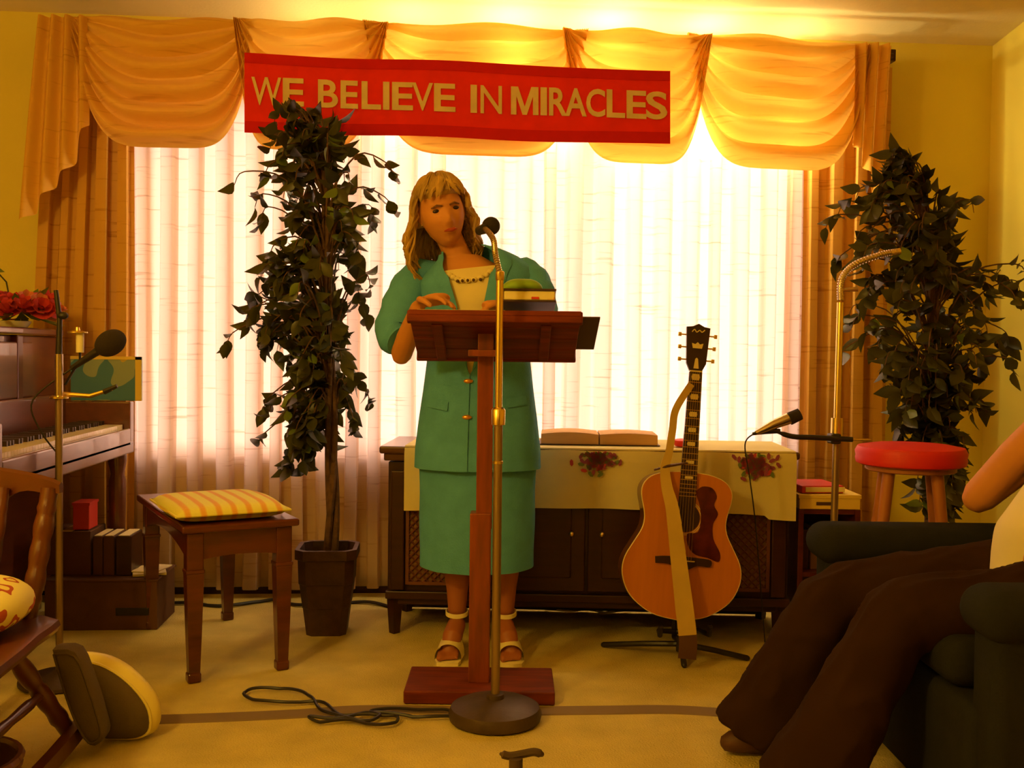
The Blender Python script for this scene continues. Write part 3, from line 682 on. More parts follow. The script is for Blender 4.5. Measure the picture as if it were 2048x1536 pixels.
def ficus(name, label, base, px_axis, D, env, ntw, seed, trunk_top, spread, nleaf, crown_bottom, pot=True, xmax=9, light_p=0.12, wz=None):
    rnd = random.Random(seed)
    t = thing(name, label, 'plant', base)
    ax = lambda z: base + Vector((0.015*math.sin(z*3), 0.01*math.cos(z*4), 0))+Vector((0,0,z-base.z))
    if pot:
        a, b, h = 0.108, 0.072, 0.32
        R = []
        for r, z in ((b, 0), (b+0.012, 0.10), (b+0.014, 0.104), (b+0.024, 0.19), (b+0.027, 0.194), (a-0.006, 0.28), (a+0.004, 0.285), (a+0.004, h), (a-0.012, h), (a-0.018, h-0.04)):
            rr = r; R.append([Vector((sx*rr, sy*rr, z)) for sx, sy in ((1,0.7),(0.7,1),(-0.7,1),(-1,0.7),(-1,-0.7),(-0.7,-1),(0.7,-1),(1,-0.7))])
        part('pot', MB().loft(R), M['pot'], t, smooth=False)
        part('soil', MB().lathe([(0.088, 0.27), (0.085, 0.285), (0.04, 0.295), (0.003, 0.297)], 12), M['soil'], t)
    for k in range(3):      # braided stems
        pts = []; z = 0.26
        while z < trunk_top:
            an = z*5+2*PI*k/3; r = 0.018*(1-0.4*z/trunk_top); q = ax(z)-base; pts.append(Vector((q.x+math.cos(an)*r, q.y+math.sin(an)*r, z))); z += 0.05
        part('stem', MB().tube(pts, [0.014*(1-0.6*i/len(pts)) for i in range(len(pts))], 7), M['bark'], t)
    tw = MB(); leaves = []
    for i in range(ntw):
        py = rnd.uniform(env[0][0], env[-1][0]) if rnd.random() < 0.8 else rnd.choice(env)[0]+rnd.uniform(-20, 20)
        py = min(max(py, env[0][0]), env[-1][0])
        lo = interp([(e[0], e[1]) for e in env], py); hi = interp([(e[0], e[2]) for e in env], py)
        u = rnd.random(); px = lo+(hi-lo)*(0.5+(u-0.5)*(1.0 if rnd.random() < 0.42 else 0.5))
        rad = (hi-lo)/2/F*D; dy = rnd.uniform(-0.75, 0.75)*math.sqrt(max(0.05, 1-((px-(lo+hi)/2)/((hi-lo)/2+1))**2))*rad*0.85
        e = W(px, py, D+dy)
        if e.x > xmax: e.x = xmax-rnd.random()*0.08
        if e.y > 4.10: e.y = 4.10-rnd.random()*0.1
        z0 = max(crown_bottom, min(trunk_top-0.02, e.z-rnd.uniform(0.05, 0.35))); s0 = ax(z0)
        mid = (s0+e)/2+Vector((0,0,0.06+0.05*rnd.random()))
        pth = smooth_path([s0, mid, e, e+Vector(((e-mid).x*0.25, (e-mid).y*0.25, -0.05))], 4)
        tw.tube([p-base for p in pth], [0.0042*(1-0.75*j/len(pth)) for j in range(len(pth))], 4)
        n = len(pth)
        for j in range(max(2, n//4), n):
            for s in range(1 if rnd.random() < 0.5 else 2):
                p = pth[j]; d = (pth[min(j+1, n-1)]-pth[j-1]).normalized()
                side = d.cross(Vector((0,0,1))).normalized()*(1 if (j+s) % 2 else -1)
                dr = (d*0.5+side*rnd.uniform(0.3, 1)+Vector((0,0,rnd.uniform(-0.9, 0.45)))).normalized()
                leaves.append((p-base, dr))
    part('twigs', tw, M['bark'], t, kind='stuff')
    rnd.shuffle(leaves)
    leaves = leaves[:nleaf]
    def key(l):
        return (l[0]+base).y
    leaves.sort(key=key)
    stuff = MB(); mi = []; 
    for i, (p, dr) in enumerate(leaves):
        upv = Vector((rnd.uniform(-.8,.8), rnd.uniform(-1.6,.2), rnd.uniform(0.1,1))); x = dr.cross(upv).normalized(); z = x.cross(-dr).normalized()*-1
        z = (-dr).cross(x)*-1 if False else x.cross(-dr)
        R = Matrix((x, -dr, z)).transposed().to_4x4(); sc = rnd.uniform(0.8, 1.15)
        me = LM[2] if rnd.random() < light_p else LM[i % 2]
        mx = Matrix.Translation(p) @ R @ Matrix.Scale(sc, 4)
        if i < 300:
            o = bpy.data.objects.new('leaf', me); COL.objects.link(o); o.parent = t; o.matrix_local = mx
        else:
            stuff.add([v.co for v in me.vertices], [tuple(q.vertices) for q in me.polygons], mx)
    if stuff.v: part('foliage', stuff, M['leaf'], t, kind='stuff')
    return t
envL = [(212,530,640),(262,515,700),(320,455,775),(400,500,770),(470,530,785),(545,440,760),(600,440,735),(660,470,735),(720,530,765),(790,520,740),(850,520,700),(905,550,650)]
bL = FL(655, 1262); bL.z = 0
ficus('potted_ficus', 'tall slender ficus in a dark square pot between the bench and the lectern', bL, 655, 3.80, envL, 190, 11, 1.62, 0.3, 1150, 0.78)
envR = [(300,1775,1815),(345,1745,1850),(380,1700,1965),(440,1640,1985),(500,1620,2010),(560,1640,2060),(640,1655,2075),(710,1690,2040),(780,1740,1965),(850,1790,1965),(900,1830,1960),(990,1840,1900)]
q = WZ(1850, 3.92, 0); bR = Vector((min(q.x, 2.2), q.y, 0))
ficus('potted_ficus', 'wide bushy ficus in the corner behind the red stool', bR, 1850, 3.85, envR, 220, 23, 1.5, 0.4, 1250, 0.62, xmax=2.42, light_p=0.08)
# ------------------------------------------------------------------ lectern
lb0 = FL(955, 1400); lb0.z = 0
LE = thing('lectern', 'reddish wooden lectern with a sloped desk on a single square post', 'lectern', WZ(960, 3.13, 0), -YAW)
mb = MB().box((0, 0.03, 0.022), (0.450, 0.24, 0.040), 0.005)
part('base', mb, M['lectern'], LE, smooth=False)
part('lower_post', MB().box((-0.004, 0.02, 0.30), (0.064, 0.064, 0.52), 0.004), M['lectern_v'], LE, smooth=False)
part('upper_post', MB().box((0.006, 0.022, 0.81), (0.048, 0.050, 0.60), 0.003), M['lectern_v'], LE, smooth=False)
# desk: near edge high, far edge low
ang = math.atan2(0.125, 0.30); R = Matrix.Rotation(-ang, 4, 'X')
dc = Vector((0.035, 0.03, 1.098)); DM = Matrix.Translation(dc) @ R
def dsk(name, c, d, bev, m='lectern', label=None):
    return part(name, MB().add(*(lambda b: (b.v, b.f))(MB().box(c, d, bev)), DM), M[m], LE, smooth=False, label=label)
for k in range(4):
    dsk('plank', (0, -0.127+0.085*k, 0), (0.50, 0.083, 0.016), 0.002, 'lectern')
dsk('front_rail', (0, -0.155, -0.010), (0.51, 0.022, 0.036), 0.004)
dsk('book_ledge', (0, 0.176, 0.010), (0.51, 0.016, 0.045), 0.004)
for x in (-0.17, 0.15): dsk('cleat', (x, 0, -0.018), (0.030, 0.27, 0.020), 0.003)
part('bracket', MB().box((0.006, 0.0, 1.045), (0.10, 0.14, 0.02), 0.003), M['lectern_v'], LE, smooth=False)
LEM = full(LE) @ DM
# papers / open book on desk, folder, Bible, green book
def on_desk(x, y, h=0.0): return LEM @ Vector((x, y, 0.008+h))
def solo_desk(name, c, d, m, label, cat, bev=0.002, rz=0.0):
    t = thing(name, label, cat, LEM @ Vector((c[0], c[1], c[2])))
    mb = MB().box((0,0,0), d, bev); mb.v = [tuple(LEM @ (Vector(c)+Matrix.Rotation(rz, 3, 'Z') @ Vector(p))) for p in mb.v]
    return t, mb
t, mb = solo_desk('notes', (-0.10, -0.02, 0.016), (0.26, 0.24, 0.012), 'paper', 'open yellowish notes on the lectern under the hand of the woman', 'papers'); part('pages', mb, M['paper'], t, True, False)
t, mb = solo_desk('folder', (0.245, 0.005, 0.013), (0.13, 0.24, 0.006), 'dark_cover', 'thin dark folder sticking out past the right edge of the lectern', 'folder'); part('cover', mb, M['dark_cover'], t, True, False)
bb = W(1060, 606, 3.02)
def flatbox(t, name, c, d, m, bev=0.006, rz=-YAW):
    mb = MB().box((0,0,0), d, bev, seg=3); mx = Matrix.Translation(c) @ Matrix.Rotation(rz, 4, 'Z') @ Matrix.Rotation(-ang*0.35, 4, 'X')
    mb.v = [tuple(mx @ Vector(p)) for p in mb.v]; return part(name, mb, M[m], t, True, False)
z_ = W(1060, 602, 3.02).z
t = thing('thick_book', 'thick book with pale pages and dark cover lying on the lectern', 'book', (bb.x, bb.y, z_-0.02))
flatbox(t, 'cover', Vector((bb.x, bb.y+0.03, z_-0.014)), (0.155, 0.17, 0.006), 'dark_cover', 0.002)
flatbox(t, 'cover', Vector((bb.x, bb.y+0.03, z_+0.019)), (0.155, 0.17, 0.006), 'dark_cover', 0.002)
flatbox(t, 'pages', Vector((bb.x, bb.y+0.03, z_+0.0025)), (0.148, 0.165, 0.027), 'paper', 0.004)
for dx in (0.01, 0.055): flatbox(t, 'tab', Vector((bb.x+dx, bb.y-0.055, z_+0.006)), (0.022, 0.004, 0.007), 'red_paper', 0.001)
g0 = W(1045, 576, 3.02)
t = thing('green_book_cover', 'soft bright green padded book cover on top of the thick book', 'book cover', (g0.x, g0.y, g0.z-0.018))
mb = MB().ball((0,0,0), (0.062, 0.075, 0.022), 20); mb.v = [tuple(Vector((math.copysign(abs(p[0]/0.062)**0.6, p[0])*0.060, math.copysign(abs(p[1]/0.075)**0.6, p[1])*0.072, p[2]+0.004*math.cos(p[0]*40)))+Vector((g0.x, g0.y+0.03, g0.z+0.002))) for p in mb.v]
part('padded_cover', mb, M['green_book'], t, True)
# ------------------------------------------------------------------ microphones and stands
def coil(mb, pts, r, turns_step=2):
    for i, p in enumerate(pts[:-1]):
        d = (pts[i+1]-p)
        mb.tube([p, p+d*0.55], r, 10)
    return mb
mc = FL(990, 1440); 
MS = thing('microphone_stand', 'tall microphone stand with a heavy round iron base in front of the lectern', 'microphone stand', (mc.x, mc.y, 0), 0)
part('base', MB().lathe([(0.118, 0), (0.130, 0.006), (0.133, 0.022), (0.126, 0.040), (0.100, 0.052), (0.060, 0.060), (0.026, 0.064), (0.024, 0.076), (0.013, 0.078)], 48), M['iron'], MS)
Dm = (mc-CP).dot(fwd); zq = lambda py: W(992, py, Dm-0.02).z
part('lower_tube', MB().tube([(0,0,0.07), (0,0,zq(842))], 0.0125, 16), M['dull'], MS)
part('clutch', MB().lathe([(0.0125, zq(850)), (0.019, zq(849)), (0.020, zq(820)), (0.016, zq(816)), (0.011, zq(814))], 20), M['brass'], MS)
part('ring', MB().lathe([(0.0125, zq(928)), (0.0145, zq(927)), (0.0145, zq(922)), (0.0125, zq(921))], 16), M['brass'], MS)
part('upper_tube', MB().tube([(0,0,zq(830)), (0,0,zq(560))], 0.0105, 16), M['brass'], MS)
part('ferrule', MB().lathe([(0.0105, zq(562)), (0.0125, zq(560)), (0.0125, zq(545)), (0.009, zq(543))], 16), M['brass'], MS)
gp = smooth_path([MS.location+Vector((0,0,zq(550))), W(991, 510, Dm), W(987, 480, Dm+0.01), W(975, 462, Dm+0.05), W(968, 458, Dm+0.08)], 9)
part('gooseneck', coil(MB().tube(gp, 0.0070, 8), gp, 0.0088), M['chrome'], MS, True)
MC = thing('microphone', 'black round-headed microphone on the gooseneck facing the woman', 'microphone', W(975, 460, Dm+0.08))
hd = W(982, 452, Dm+0.10)
part('head', MB().ball(hd, 0.027, 18), M['foam'], MC, True)
tl_ = W(957, 462, Dm+0.15)
part('handle', MB().tube([hd, (hd+tl_)/2, tl_], [0.020, 0.016, 0.013], 14), M['black'], MC, True)
part('clip', MB().tube([W(968, 458, Dm+0.07), W(968, 456, Dm+0.12)], 0.014, 10), M['black'], MC, True)
# --- left stand by the piano
Dl = 3.2; q = WZ(119, Dl, 0)
LS = thing('microphone_stand', 'slim microphone stand beside the piano, behind the wooden chair', 'microphone stand', q, 0)
zl = lambda py: W(125, py, Dl).z
part('base', MB().lathe([(0.11, 0), (0.12, 0.006), (0.12, 0.016), (0.09, 0.028), (0.03, 0.034), (0.014, 0.045)], 32), M['iron'], LS)
part('lower_tube', MB().tube([(0,0,0.03), (0.0,0,zl(795))], 0.011, 12), M['dull'], LS)
part('upper_tube', MB().tube([(0,0,zl(795)), (0,0,zl(708))], 0.013, 12), M['chrome'], LS)
part('collar', MB().lathe([(0.012, zl(797)), (0.028, zl(796)), (0.028, zl(792)), (0.014, zl(790))], 20), M['brass'], LS)
part('shaft', MB().tube([(0,0,zl(712)), (0.003,0,zl(640)), (-0.008,0,zl(582))], [0.010, 0.008, 0.007], 10), M['black'], LS)
part('knob', MB().ball((0.012, 0, zl(632)), (0.018, 0.014, 0.012), 12), M['black'], LS)
part('side_arm', MB().tube([W(120, 788, Dl), W(180, 792, Dl), W(225, 778, Dl)], [0.008, 0.007, 0.005], 8), M['brass'], LS, True)
part('clip', MB().tube([W(208, 784, Dl), W(234, 772, Dl)], [0.009, 0.006], 8), M['black'], LS, True)
part('candle_tube', MB().tube([W(160, 705, Dl), W(160, 666, Dl)], 0.012, 12), M['white'], LS, True, label='pale side tube with brass cap')
part('cap', MB().lathe([(0.030, 0), (0.030, 0.004), (0.008, 0.008), (0.006, 0.018)], 18, W(155, 666, Dl)), M['brass'], LS, True)
part('strut', MB().tube([W(130, 770, Dl), W(160, 720, Dl), W(160, 700, Dl)], 0.004, 6), M['black'], LS, True)
MC2 = thing('microphone', 'black foam-covered microphone pointing up beside the piano', 'microphone', W(150, 735, Dl-0.02))
part('handle', MB().tube([W(143, 737, Dl-0.02), W(200, 699, Dl-0.03)], [0.008, 0.014], 12), M['black'], MC2, True)
mb = MB().ball(W(221, 686, Dl-0.03), (0.050, 0.042, 0.039), 22, Matrix.Rotation(-0.6, 4, 'Y'))
part('foam_cover', mb, M['foam'], MC2, True)
cb = MB().tube(smooth_path([W(143, 737, Dl-0.02), W(66, 800, Dl-0.05), W(80, 860, Dl-0.05), W(122, 915, Dl-0.015)], 6), 0.003, 6)
part('cable', cb, M['black'], MC2, True)
# --- right stand by the window
Dr = 3.48; q = WZ(1660, Dr, 0)
RS = thing('microphone_stand', 'brass-topped microphone stand with a bent gooseneck between the guitar and the stool', 'microphone stand', q, 0)
zr = lambda py: W(1672, py, Dr).z
top_ = W(1681, 600, Dr); d_ = top_-q
def along(z): return Vector((d_.x*z/d_.z, d_.y*z/d_.z, z))
part('base', MB().lathe([(0.11, 0), (0.12, 0.006), (0.12, 0.016), (0.09, 0.028), (0.03, 0.034), (0.014, 0.045)], 32), M['iron'], RS)
part('lower_tube', MB().tube([along(0.03), along(zr(838))], 0.012, 12), M['dull'], RS)
part('clutch', MB().tube([along(zr(872)), along(zr(836))], 0.020, 14), M['brass'], RS)
part('upper_tube', MB().tube([along(zr(840)), along(zr(605))], 0.0115, 12), M['brass'], RS)
gp = smooth_path([top_, W(1683, 560, Dr), W(1708, 530, Dr), W(1760, 510, Dr), W(1795, 503, Dr)], 9)
part('gooseneck', coil(MB().tube(gp, 0.009, 8), gp, 0.0115), M['chrome'], RS, True)
part('tip', MB().tube([W(1782, 506, Dr), W(1800, 502, Dr)], 0.011, 10), M['brass'], RS, True)
part('side_knob', MB().tube([W(1683, 580, Dr), W(1715, 578, Dr)], [0.006, 0.009], 10), M['chrome'], RS, True)
part('boom_arm', MB().tube(smooth_path([W(1550, 862, Dr-0.05), W(1585, 873, Dr-0.05), W(1630, 875, Dr-0.04), W(1705, 879, Dr-0.04)], 5), [0.006]*3+[0.009]*13, 10), M['black'], RS, True)
part('boom_end', MB().tube([W(1700, 879, Dr-0.04), W(1742, 880, Dr-0.04)], 0.004, 8), M['brass'], RS, True)
part('mount', MB().box(W(1668, 877, Dr-0.018), (0.035, 0.045, 0.035), 0.006), M['black'], RS, True, False)
MC3 = thing('microphone', 'dark and silver microphone on a black arm above the cabinet end', 'microphone', W(1550, 855, Dr-0.05))
part('body', MB().tube([W(1512, 866, Dr-0.06), W(1545, 850, Dr-0.06), W(1580, 836, Dr-0.06)], [0.008, 0.016, 0.020], 12), M['chrome'], MC3, True)
part('head', MB().tube([W(1578, 838, Dr-0.06), W(1600, 828, Dr-0.06)], [0.022, 0.020], 14), M['foam'], MC3, True)
part('clip', MB().tube([W(1505, 868, Dr-0.05), W(1530, 862, Dr-0.05), W(1560, 862, Dr-0.05)], [0.005, 0.011, 0.008], 10), M['black'], MC3, True)
part('cable', MB().tube(smooth_path([W(1506, 868, Dr-0.05), W(1490, 890, Dr+0.0), W(1500, 960, Dr+0.02), W(1512, 1060, Dr+0.04), FL(1530, 1290)+Vector((0,0,0.006))], 8), 0.0025, 6), M['black'], MC3, True)
# ------------------------------------------------------------------ guitar, stand
GO = W(1357, 1240, 3.47); 
GT = thing('acoustic_guitar', 'orange acoustic guitar with a dark pickguard leaning on a floor stand', 'guitar', GO)
GT.rotation_euler = Euler((math.radians(-6), math.radians(4.2), -YAW*0.6))
def gout(s=1.0, n=64):
    tab = [(0.0,0.0),(0.012,0.075),(0.035,0.125),(0.07,0.168),(0.11,0.192),(0.155,0.203),(0.20,0.196),(0.25,0.170),(0.295,0.146),(0.33,0.139),(0.365,0.143),(0.41,0.154),(0.445,0.152),(0.475,0.128),(0.492,0.085),(0.498,0.04),(0.50,0.0)]
    pr = smooth_path([(w_, h, 0) for h, w_ in tab], 3)
    R = [(p.x*s, p.y) for p in pr]; L = [(-x, y) for x, y in reversed(R[1:-1])]
    return R+L
def gm(y0): return Matrix(((1,0,0,0),(0,0,1,y0),(0,1,0,0),(0,0,0,1)))   # outline x,y -> x,z; height -> +y
o2 = gout()
part('body_side', MB().prism(o2, 0.098, gm(0.004)), M['guitar_side'], GT)
part('top', MB().prism(gout(0.995), 0.004, gm(0.0)), M['spruce'], GT, smooth=False)
ctr = [(0.0, 0.25)]
bind = MB().tube([Vector((x*1.0, 0.003, z)) for x, z in o2+[o2[0]]], 0.0028, 6); part('binding', bind, M['pearl'], GT)
part('soundhole', MB().lathe([(0.049, 0), (0.049, 0.002)], 32, (0, 0.0, 0.345), Matrix.Rotation(PI/2, 4, 'X')), M['ebony'], GT)
ros = MB(); 
for r in (0.053, 0.058): ros.tube([(r*math.cos(a*PI/20), -0.001, 0.345+r*math.sin(a*PI/20)) for a in range(41)], 0.0012, 4)
part('rosette', ros, M['pearl'], GT)
pg = smooth_path([(0.028,0.435,0),(0.05,0.455,0),(0.085,0.452,0),(0.102,0.425,0),(0.095,0.395,0),(0.110,0.365,0),(0.095,0.33,0),(0.100,0.28,0),(0.125,0.235,0),(0.122,0.205,0),(0.085,0.215,0),(0.045,0.222,0),(0.018,0.245,0),(0.008,0.29,0),(0.045,0.30,0),(0.052,0.345,0),(0.045,0.39,0),(0.028,0.435,0)], 4)
part('pickguard', MB().prism([(p.x, p.y) for p in pg[:-1]], 0.0025, gm(-0.0027)), M['pickguard'], GT, smooth=False)
br_ = smooth_path([(-0.095,0.208,0),(-0.06,0.212,0),(0,0.214,0),(0.06,0.212,0),(0.095,0.208,0),(0.093,0.186,0),(0.05,0.186,0),(0.02,0.172,0),(0,0.170,0),(-0.02,0.172,0),(-0.05,0.186,0),(-0.093,0.186,0)], 3)
brg = part('bridge', MB().prism([(p.x, p.y) for p in br_], 0.010, gm(-0.010)), M['ebony'], GT, smooth=False)
part('saddle', MB().box((0, -0.012, 0.200), (0.078, 0.004, 0.004), 0.001), M['pearl'], brg, smooth=False)
zn = 0.845
part('neck', MB().loft([[Vector((math.cos(a)*w_, 0.004+max(0, math.sin(a))*0.020, z)) for a in [PI*k/8 for k in range(9)]]+[Vector((-w_, -0.004, z)), Vector((w_, -0.004, z))] for w_, z in ((0.028, 0.43), (0.027, 0.52), (0.022, zn))]), M['guitar_side'], GT)
fbd = part('fingerboard', MB().loft([[Vector((-w_, -0.004, z)), Vector((w_, -0.004, z)), Vector((w_, -0.011, z)), Vector((-w_, -0.011, z))] for w_, z in ((0.029, 0.385), (0.022, zn))]), M['ebony'], GT, smooth=False)
sc_ = zn-0.205
for k in range(1, 20):
    z = 0.205+sc_*2**(-k/12); w_ = 0.029-(0.007)*(z-0.385)/(zn-0.385)
    part('fret', MB().box((0, -0.0117, z), (w_*2, 0.002, 0.0022)), M['brass'], fbd, smooth=False)
for k in (1, 3, 5, 7, 9, 12, 15):
    z = 0.205+sc_*(2**(-k/12)+2**(-(k-1)/12))/2; hgt = sc_*(2**(-(k-1)/12)-2**(-k/12))*0.30
    part('inlay', MB().prism([(-0.012, z-hgt), (0.012, z-hgt), (0.015, z), (0.012, z+hgt), (-0.012, z+hgt), (-0.015, z)], 0.0008, gm(-0.0118)), M['pearl'], fbd, smooth=False)
part('nut', MB().box((0, -0.010, zn+0.002), (0.043, 0.008, 0.005)), M['pearl'], GT, smooth=False)
hs = [(-0.021, zn+0.003), (0.021, zn+0.003), (0.034, zn+0.030), (0.041, zn+0.155), (0.020, zn+0.158), (0, zn+0.168), (-0.020, zn+0.158), (-0.041, zn+0.155), (-0.034, zn+0.030)]
hsk = part('headstock', MB().prism(hs, 0.014, gm(-0.006)), M['ebony'], GT, smooth=False)
part('crown_inlay', MB().prism([(-0.016, zn+0.082), (0.016, zn+0.082), (0.020, zn+0.100), (0.008, zn+0.096), (0, zn+0.104), (-0.008, zn+0.096), (-0.020, zn+0.100)], 0.001, gm(-0.0068)), M['pearl'], hsk, smooth=False)
part('script_inlay', MB().tube(smooth_path([(-0.022, -0.0065, zn+0.138), (-0.014, -0.0065, zn+0.147), (-0.006, -0.0065, zn+0.138), (0.004, -0.0065, zn+0.145), (0.012, -0.0065, zn+0.139), (0.022, -0.0065, zn+0.147)], 4), 0.0018, 5), M['pearl'], hsk)
part('truss_cover', MB().prism([(-0.009, zn+0.012), (0.009, zn+0.012), (0.005, zn+0.045), (0, zn+0.05), (-0.005, zn+0.045)], 0.001, gm(-0.0068)), M['pearl'], hsk, smooth=False)
for s_ in (-1, 1):
    for k in range(3):
        z = zn+0.042+0.043*k; x = s_*(0.036+0.002*k)
        mb = MB().tube([(x-s_*0.002, 0.002, z), (x+s_*0.018, 0.002, z)], 0.0028, 8).box((x+s_*0.022, 0.002, z), (0.012, 0.006, 0.014), 0.002)
        part('tuning_peg', mb, M['brass'], hsk)
for k in range(6):
    x = -0.5+k/5
    part('string', MB().tube([(x*0.052, -0.014, 0.200), (x*0.036, -0.0145, zn+0.002)], 0.0006, 4), M['brass'], GT, smooth=False)
GMX = full(GT)
def G(px, py, off):                                     # point on the plane of the guitar face, off metres in front
    n = (GMX.to_3x3() @ Vector((0,-1,0))).normalized(); p0 = GT.location + n*off; r = ray(px, py); t = (p0-CP).dot(n)/r.dot(n); return CP+r*t
sp_ = [(1383, 768, 0.016), (1352, 818, 0.02), (1345, 860, 0.02), (1338, 905, 0.02), (1330, 935, 0.02), (1334, 975, 0.03), (1345, 1020, 0.05), (1356, 1110, 0.06), (1368, 1210, 0.08), (1376, 1280, 0.09), (1374, 1318, 0.09)]
path = smooth_path([G(*s) for s in sp_], 6); n = len(path)
mb = MB(); R = []
rgt = GMX.to_3x3() @ Vector((1, 0, 0)); nf = GMX.to_3x3() @ Vector((0, -1, 0))
for i, p in enumerate(path):
    t = i/(n-1); d = (path[min(i+1, n-1)]-path[max(i-1, 0)]).normalized(); s_ = d.cross(nf).normalized()
    w_ = interp([(0, 0.012), (0.3, 0.013), (0.5, 0.019), (0.8, 0.030), (1, 0.030)], t); tw = nf*0.0015
    R.append([p-s_*w_-tw, p+s_*w_-tw, p+s_*w_+tw, p-s_*w_+tw])
st = part('strap', MB().loft(R[:int(n*0.9)]), M['strap'], GT, True, label='long pale yellow strap hanging down the front')
e = part('strap_end', MB().loft(R[int(n*0.9)-1:]), M['strap_end'], st, True, label='dark leather strap end')
part('strap_tie', MB().tube([G(1308, 940, 0.01), G(1335, 932, 0.018), G(1375, 926, 0.018)], [0.005, 0.009, 0.006], 8, flat=0.6), M['strap_end'], GT, True, label='dark knotted strap end tied at the neck')
gs = WZ(1362, 3.52, 0)
ST = thing('guitar_stand', 'low black tripod stand holding up the orange guitar', 'guitar stand', gs)
for px, py in ((1207, 1295), (1494, 1322), (1368, 1336)):
    q = FL(px, py); part('leg', MB().tube([gs+Vector((0,0,0.055)), (gs+q)/2+Vector((0,0,0.035)), q+Vector((0,0,0.010))], 0.010, 8, round_=True), M['black'], ST, True)
part('post', MB().tube([(0,0.10,0.05), (0,0.13,0.30), (0,0.15,0.42)], 0.010, 8), M['black'], ST)
part('hub', MB().tube([(0,0,0.03), (0,0.0,0.08)], 0.018, 10), M['black'], ST)
part('strut', MB().tube([(0,0.0,0.06), (0,0.10,0.05)], 0.010, 8), M['black'], ST)
for s_ in (-1, 1): part('cradle_arm', MB().tube([(0,0.08,0.075), (s_*0.07,0.04,0.09), (s_*0.085,-0.045,0.098), (s_*0.085,-0.055,0.13)], 0.009, 8), M['black'], ST)
# ------------------------------------------------------------------ stool
sq = WZ(1810, 3.22, 0)
SO = thing('bar_stool', 'round stool with a red padded seat and splayed wooden legs beside the armchair', 'stool', sq)
zt = W(1810, 890, 3.22).z
part('seat', MB().lathe([(0.150, zt-0.060), (0.162, zt-0.055), (0.165, zt-0.040), (0.163, zt-0.034), (0.166, zt-0.018), (0.158, zt-0.003), (0.12, zt+0.004), (0.05, zt+0.007), (0.003, zt+0.008)], 48), M['red_vinyl'], SO)
part('seat_board', MB().lathe([(0.13, zt-0.078), (0.135, zt-0.075), (0.135, zt-0.058)], 32), M['stool_wood'], SO)
for k in range(4):
    an = YAW*-1+math.radians(-60+90*k); c, s_ = math.cos(an), math.sin(an)
    part('leg', MB().tube([(c*0.095, s_*0.095, zt-0.06), (c*0.145, s_*0.145, 0.35), (c*0.195, s_*0.195, 0.0)], [0.019, 0.017, 0.013], 10), M['stool_wood'], SO)
for k in range(4):
    a1 = YAW*-1+math.radians(-60+90*k); a2 = a1+PI/2; z = 0.22+0.04*(k % 2); r = 0.165
    part('rung', MB().tube([(math.cos(a1)*r, math.sin(a1)*r, z), (math.cos(a2)*r, math.sin(a2)*r, z)], 0.009, 8), M['stool_wood'], SO)
# ------------------------------------------------------------------ low shelf, yellow box, red book
a = WZ(1592, 3.78, 0); b = WZ(1716, 3.78, 0); zs = W(1650, 1018, 3.78).z
SH = thing('low_shelf', 'low brown wooden shelf unit between the console cabinet and the stool', 'shelf', ((a.x+b.x)/2, (a.y+b.y)/2, 0), -YAW)
wS = (b-a).length
part('side_panel', MB().box((-wS/2+0.010, 0.14, zs/2), (0.020, 0.28, zs), 0.002), M['mahogany'], SH, smooth=False)
part('side_panel', MB().box((wS/2-0.010, 0.14, zs/2), (0.020, 0.28, zs), 0.002), M['mahogany'], SH, smooth=False)
for z in (0.03, zs*0.5, zs-0.009): part('shelf_board', MB().box((0, 0.14, z), (wS-0.042, 0.27, 0.018), 0.002), M['mahogany'], SH, smooth=False)
part('back_panel', MB().box((0, 0.285, zs/2), (wS, 0.01, zs)), M['mahogany'], SH, smooth=False)
q = C(0,0,0)
sm = full(SH)
t = thing('flat_box', 'flat yellow box lying on the low shelf unit beside the cabinet', 'box', sm @ Vector((0, 0.12, zs)), -YAW)
part('tray', MB().box((0, 0, 0.024), (wS-0.005, 0.24, 0.046), 0.003), M['yellow_box'], t, smooth=False)
part('lid', MB().box((0, 0, 0.048), (wS+0.003, 0.246, 0.014), 0.002), M['yellow_box'], t, smooth=False)
part('label_print', MB().box((-0.02, -0.1215, 0.022), (0.06, 0.002, 0.012)), M['strap_end'], t, smooth=False, label='small dark printed mark')
t = thing('red_booklet', 'red booklet lying on top of the flat yellow box', 'book', sm @ Vector((-0.03, 0.12, zs+0.056)), -YAW+0.1)
part('cover', MB().box((0, 0, 0.015), (0.16, 0.20, 0.028), 0.004), M['red_paper'], t, smooth=False)
part('pages', MB().box((0.008, -0.004, 0.015), (0.15, 0.199, 0.018), 0.001), M['paper'], t, smooth=False)
for k in range(5):
    solo('shelved_book', MB().box(sm @ Vector((-0.075+0.036*k, 0.13, zs*0.5+0.009+0.075)), (0.028, 0.16, 0.148), 0.003, (0,0,-YAW)), M[['walnut','card','dark_cover','red_paper','strap'][k]],
         ['dark brown', 'tan', 'nearly black', 'red', 'ochre'][k]+' book standing inside the low shelf unit', 'book', 'books inside the low shelf', False)
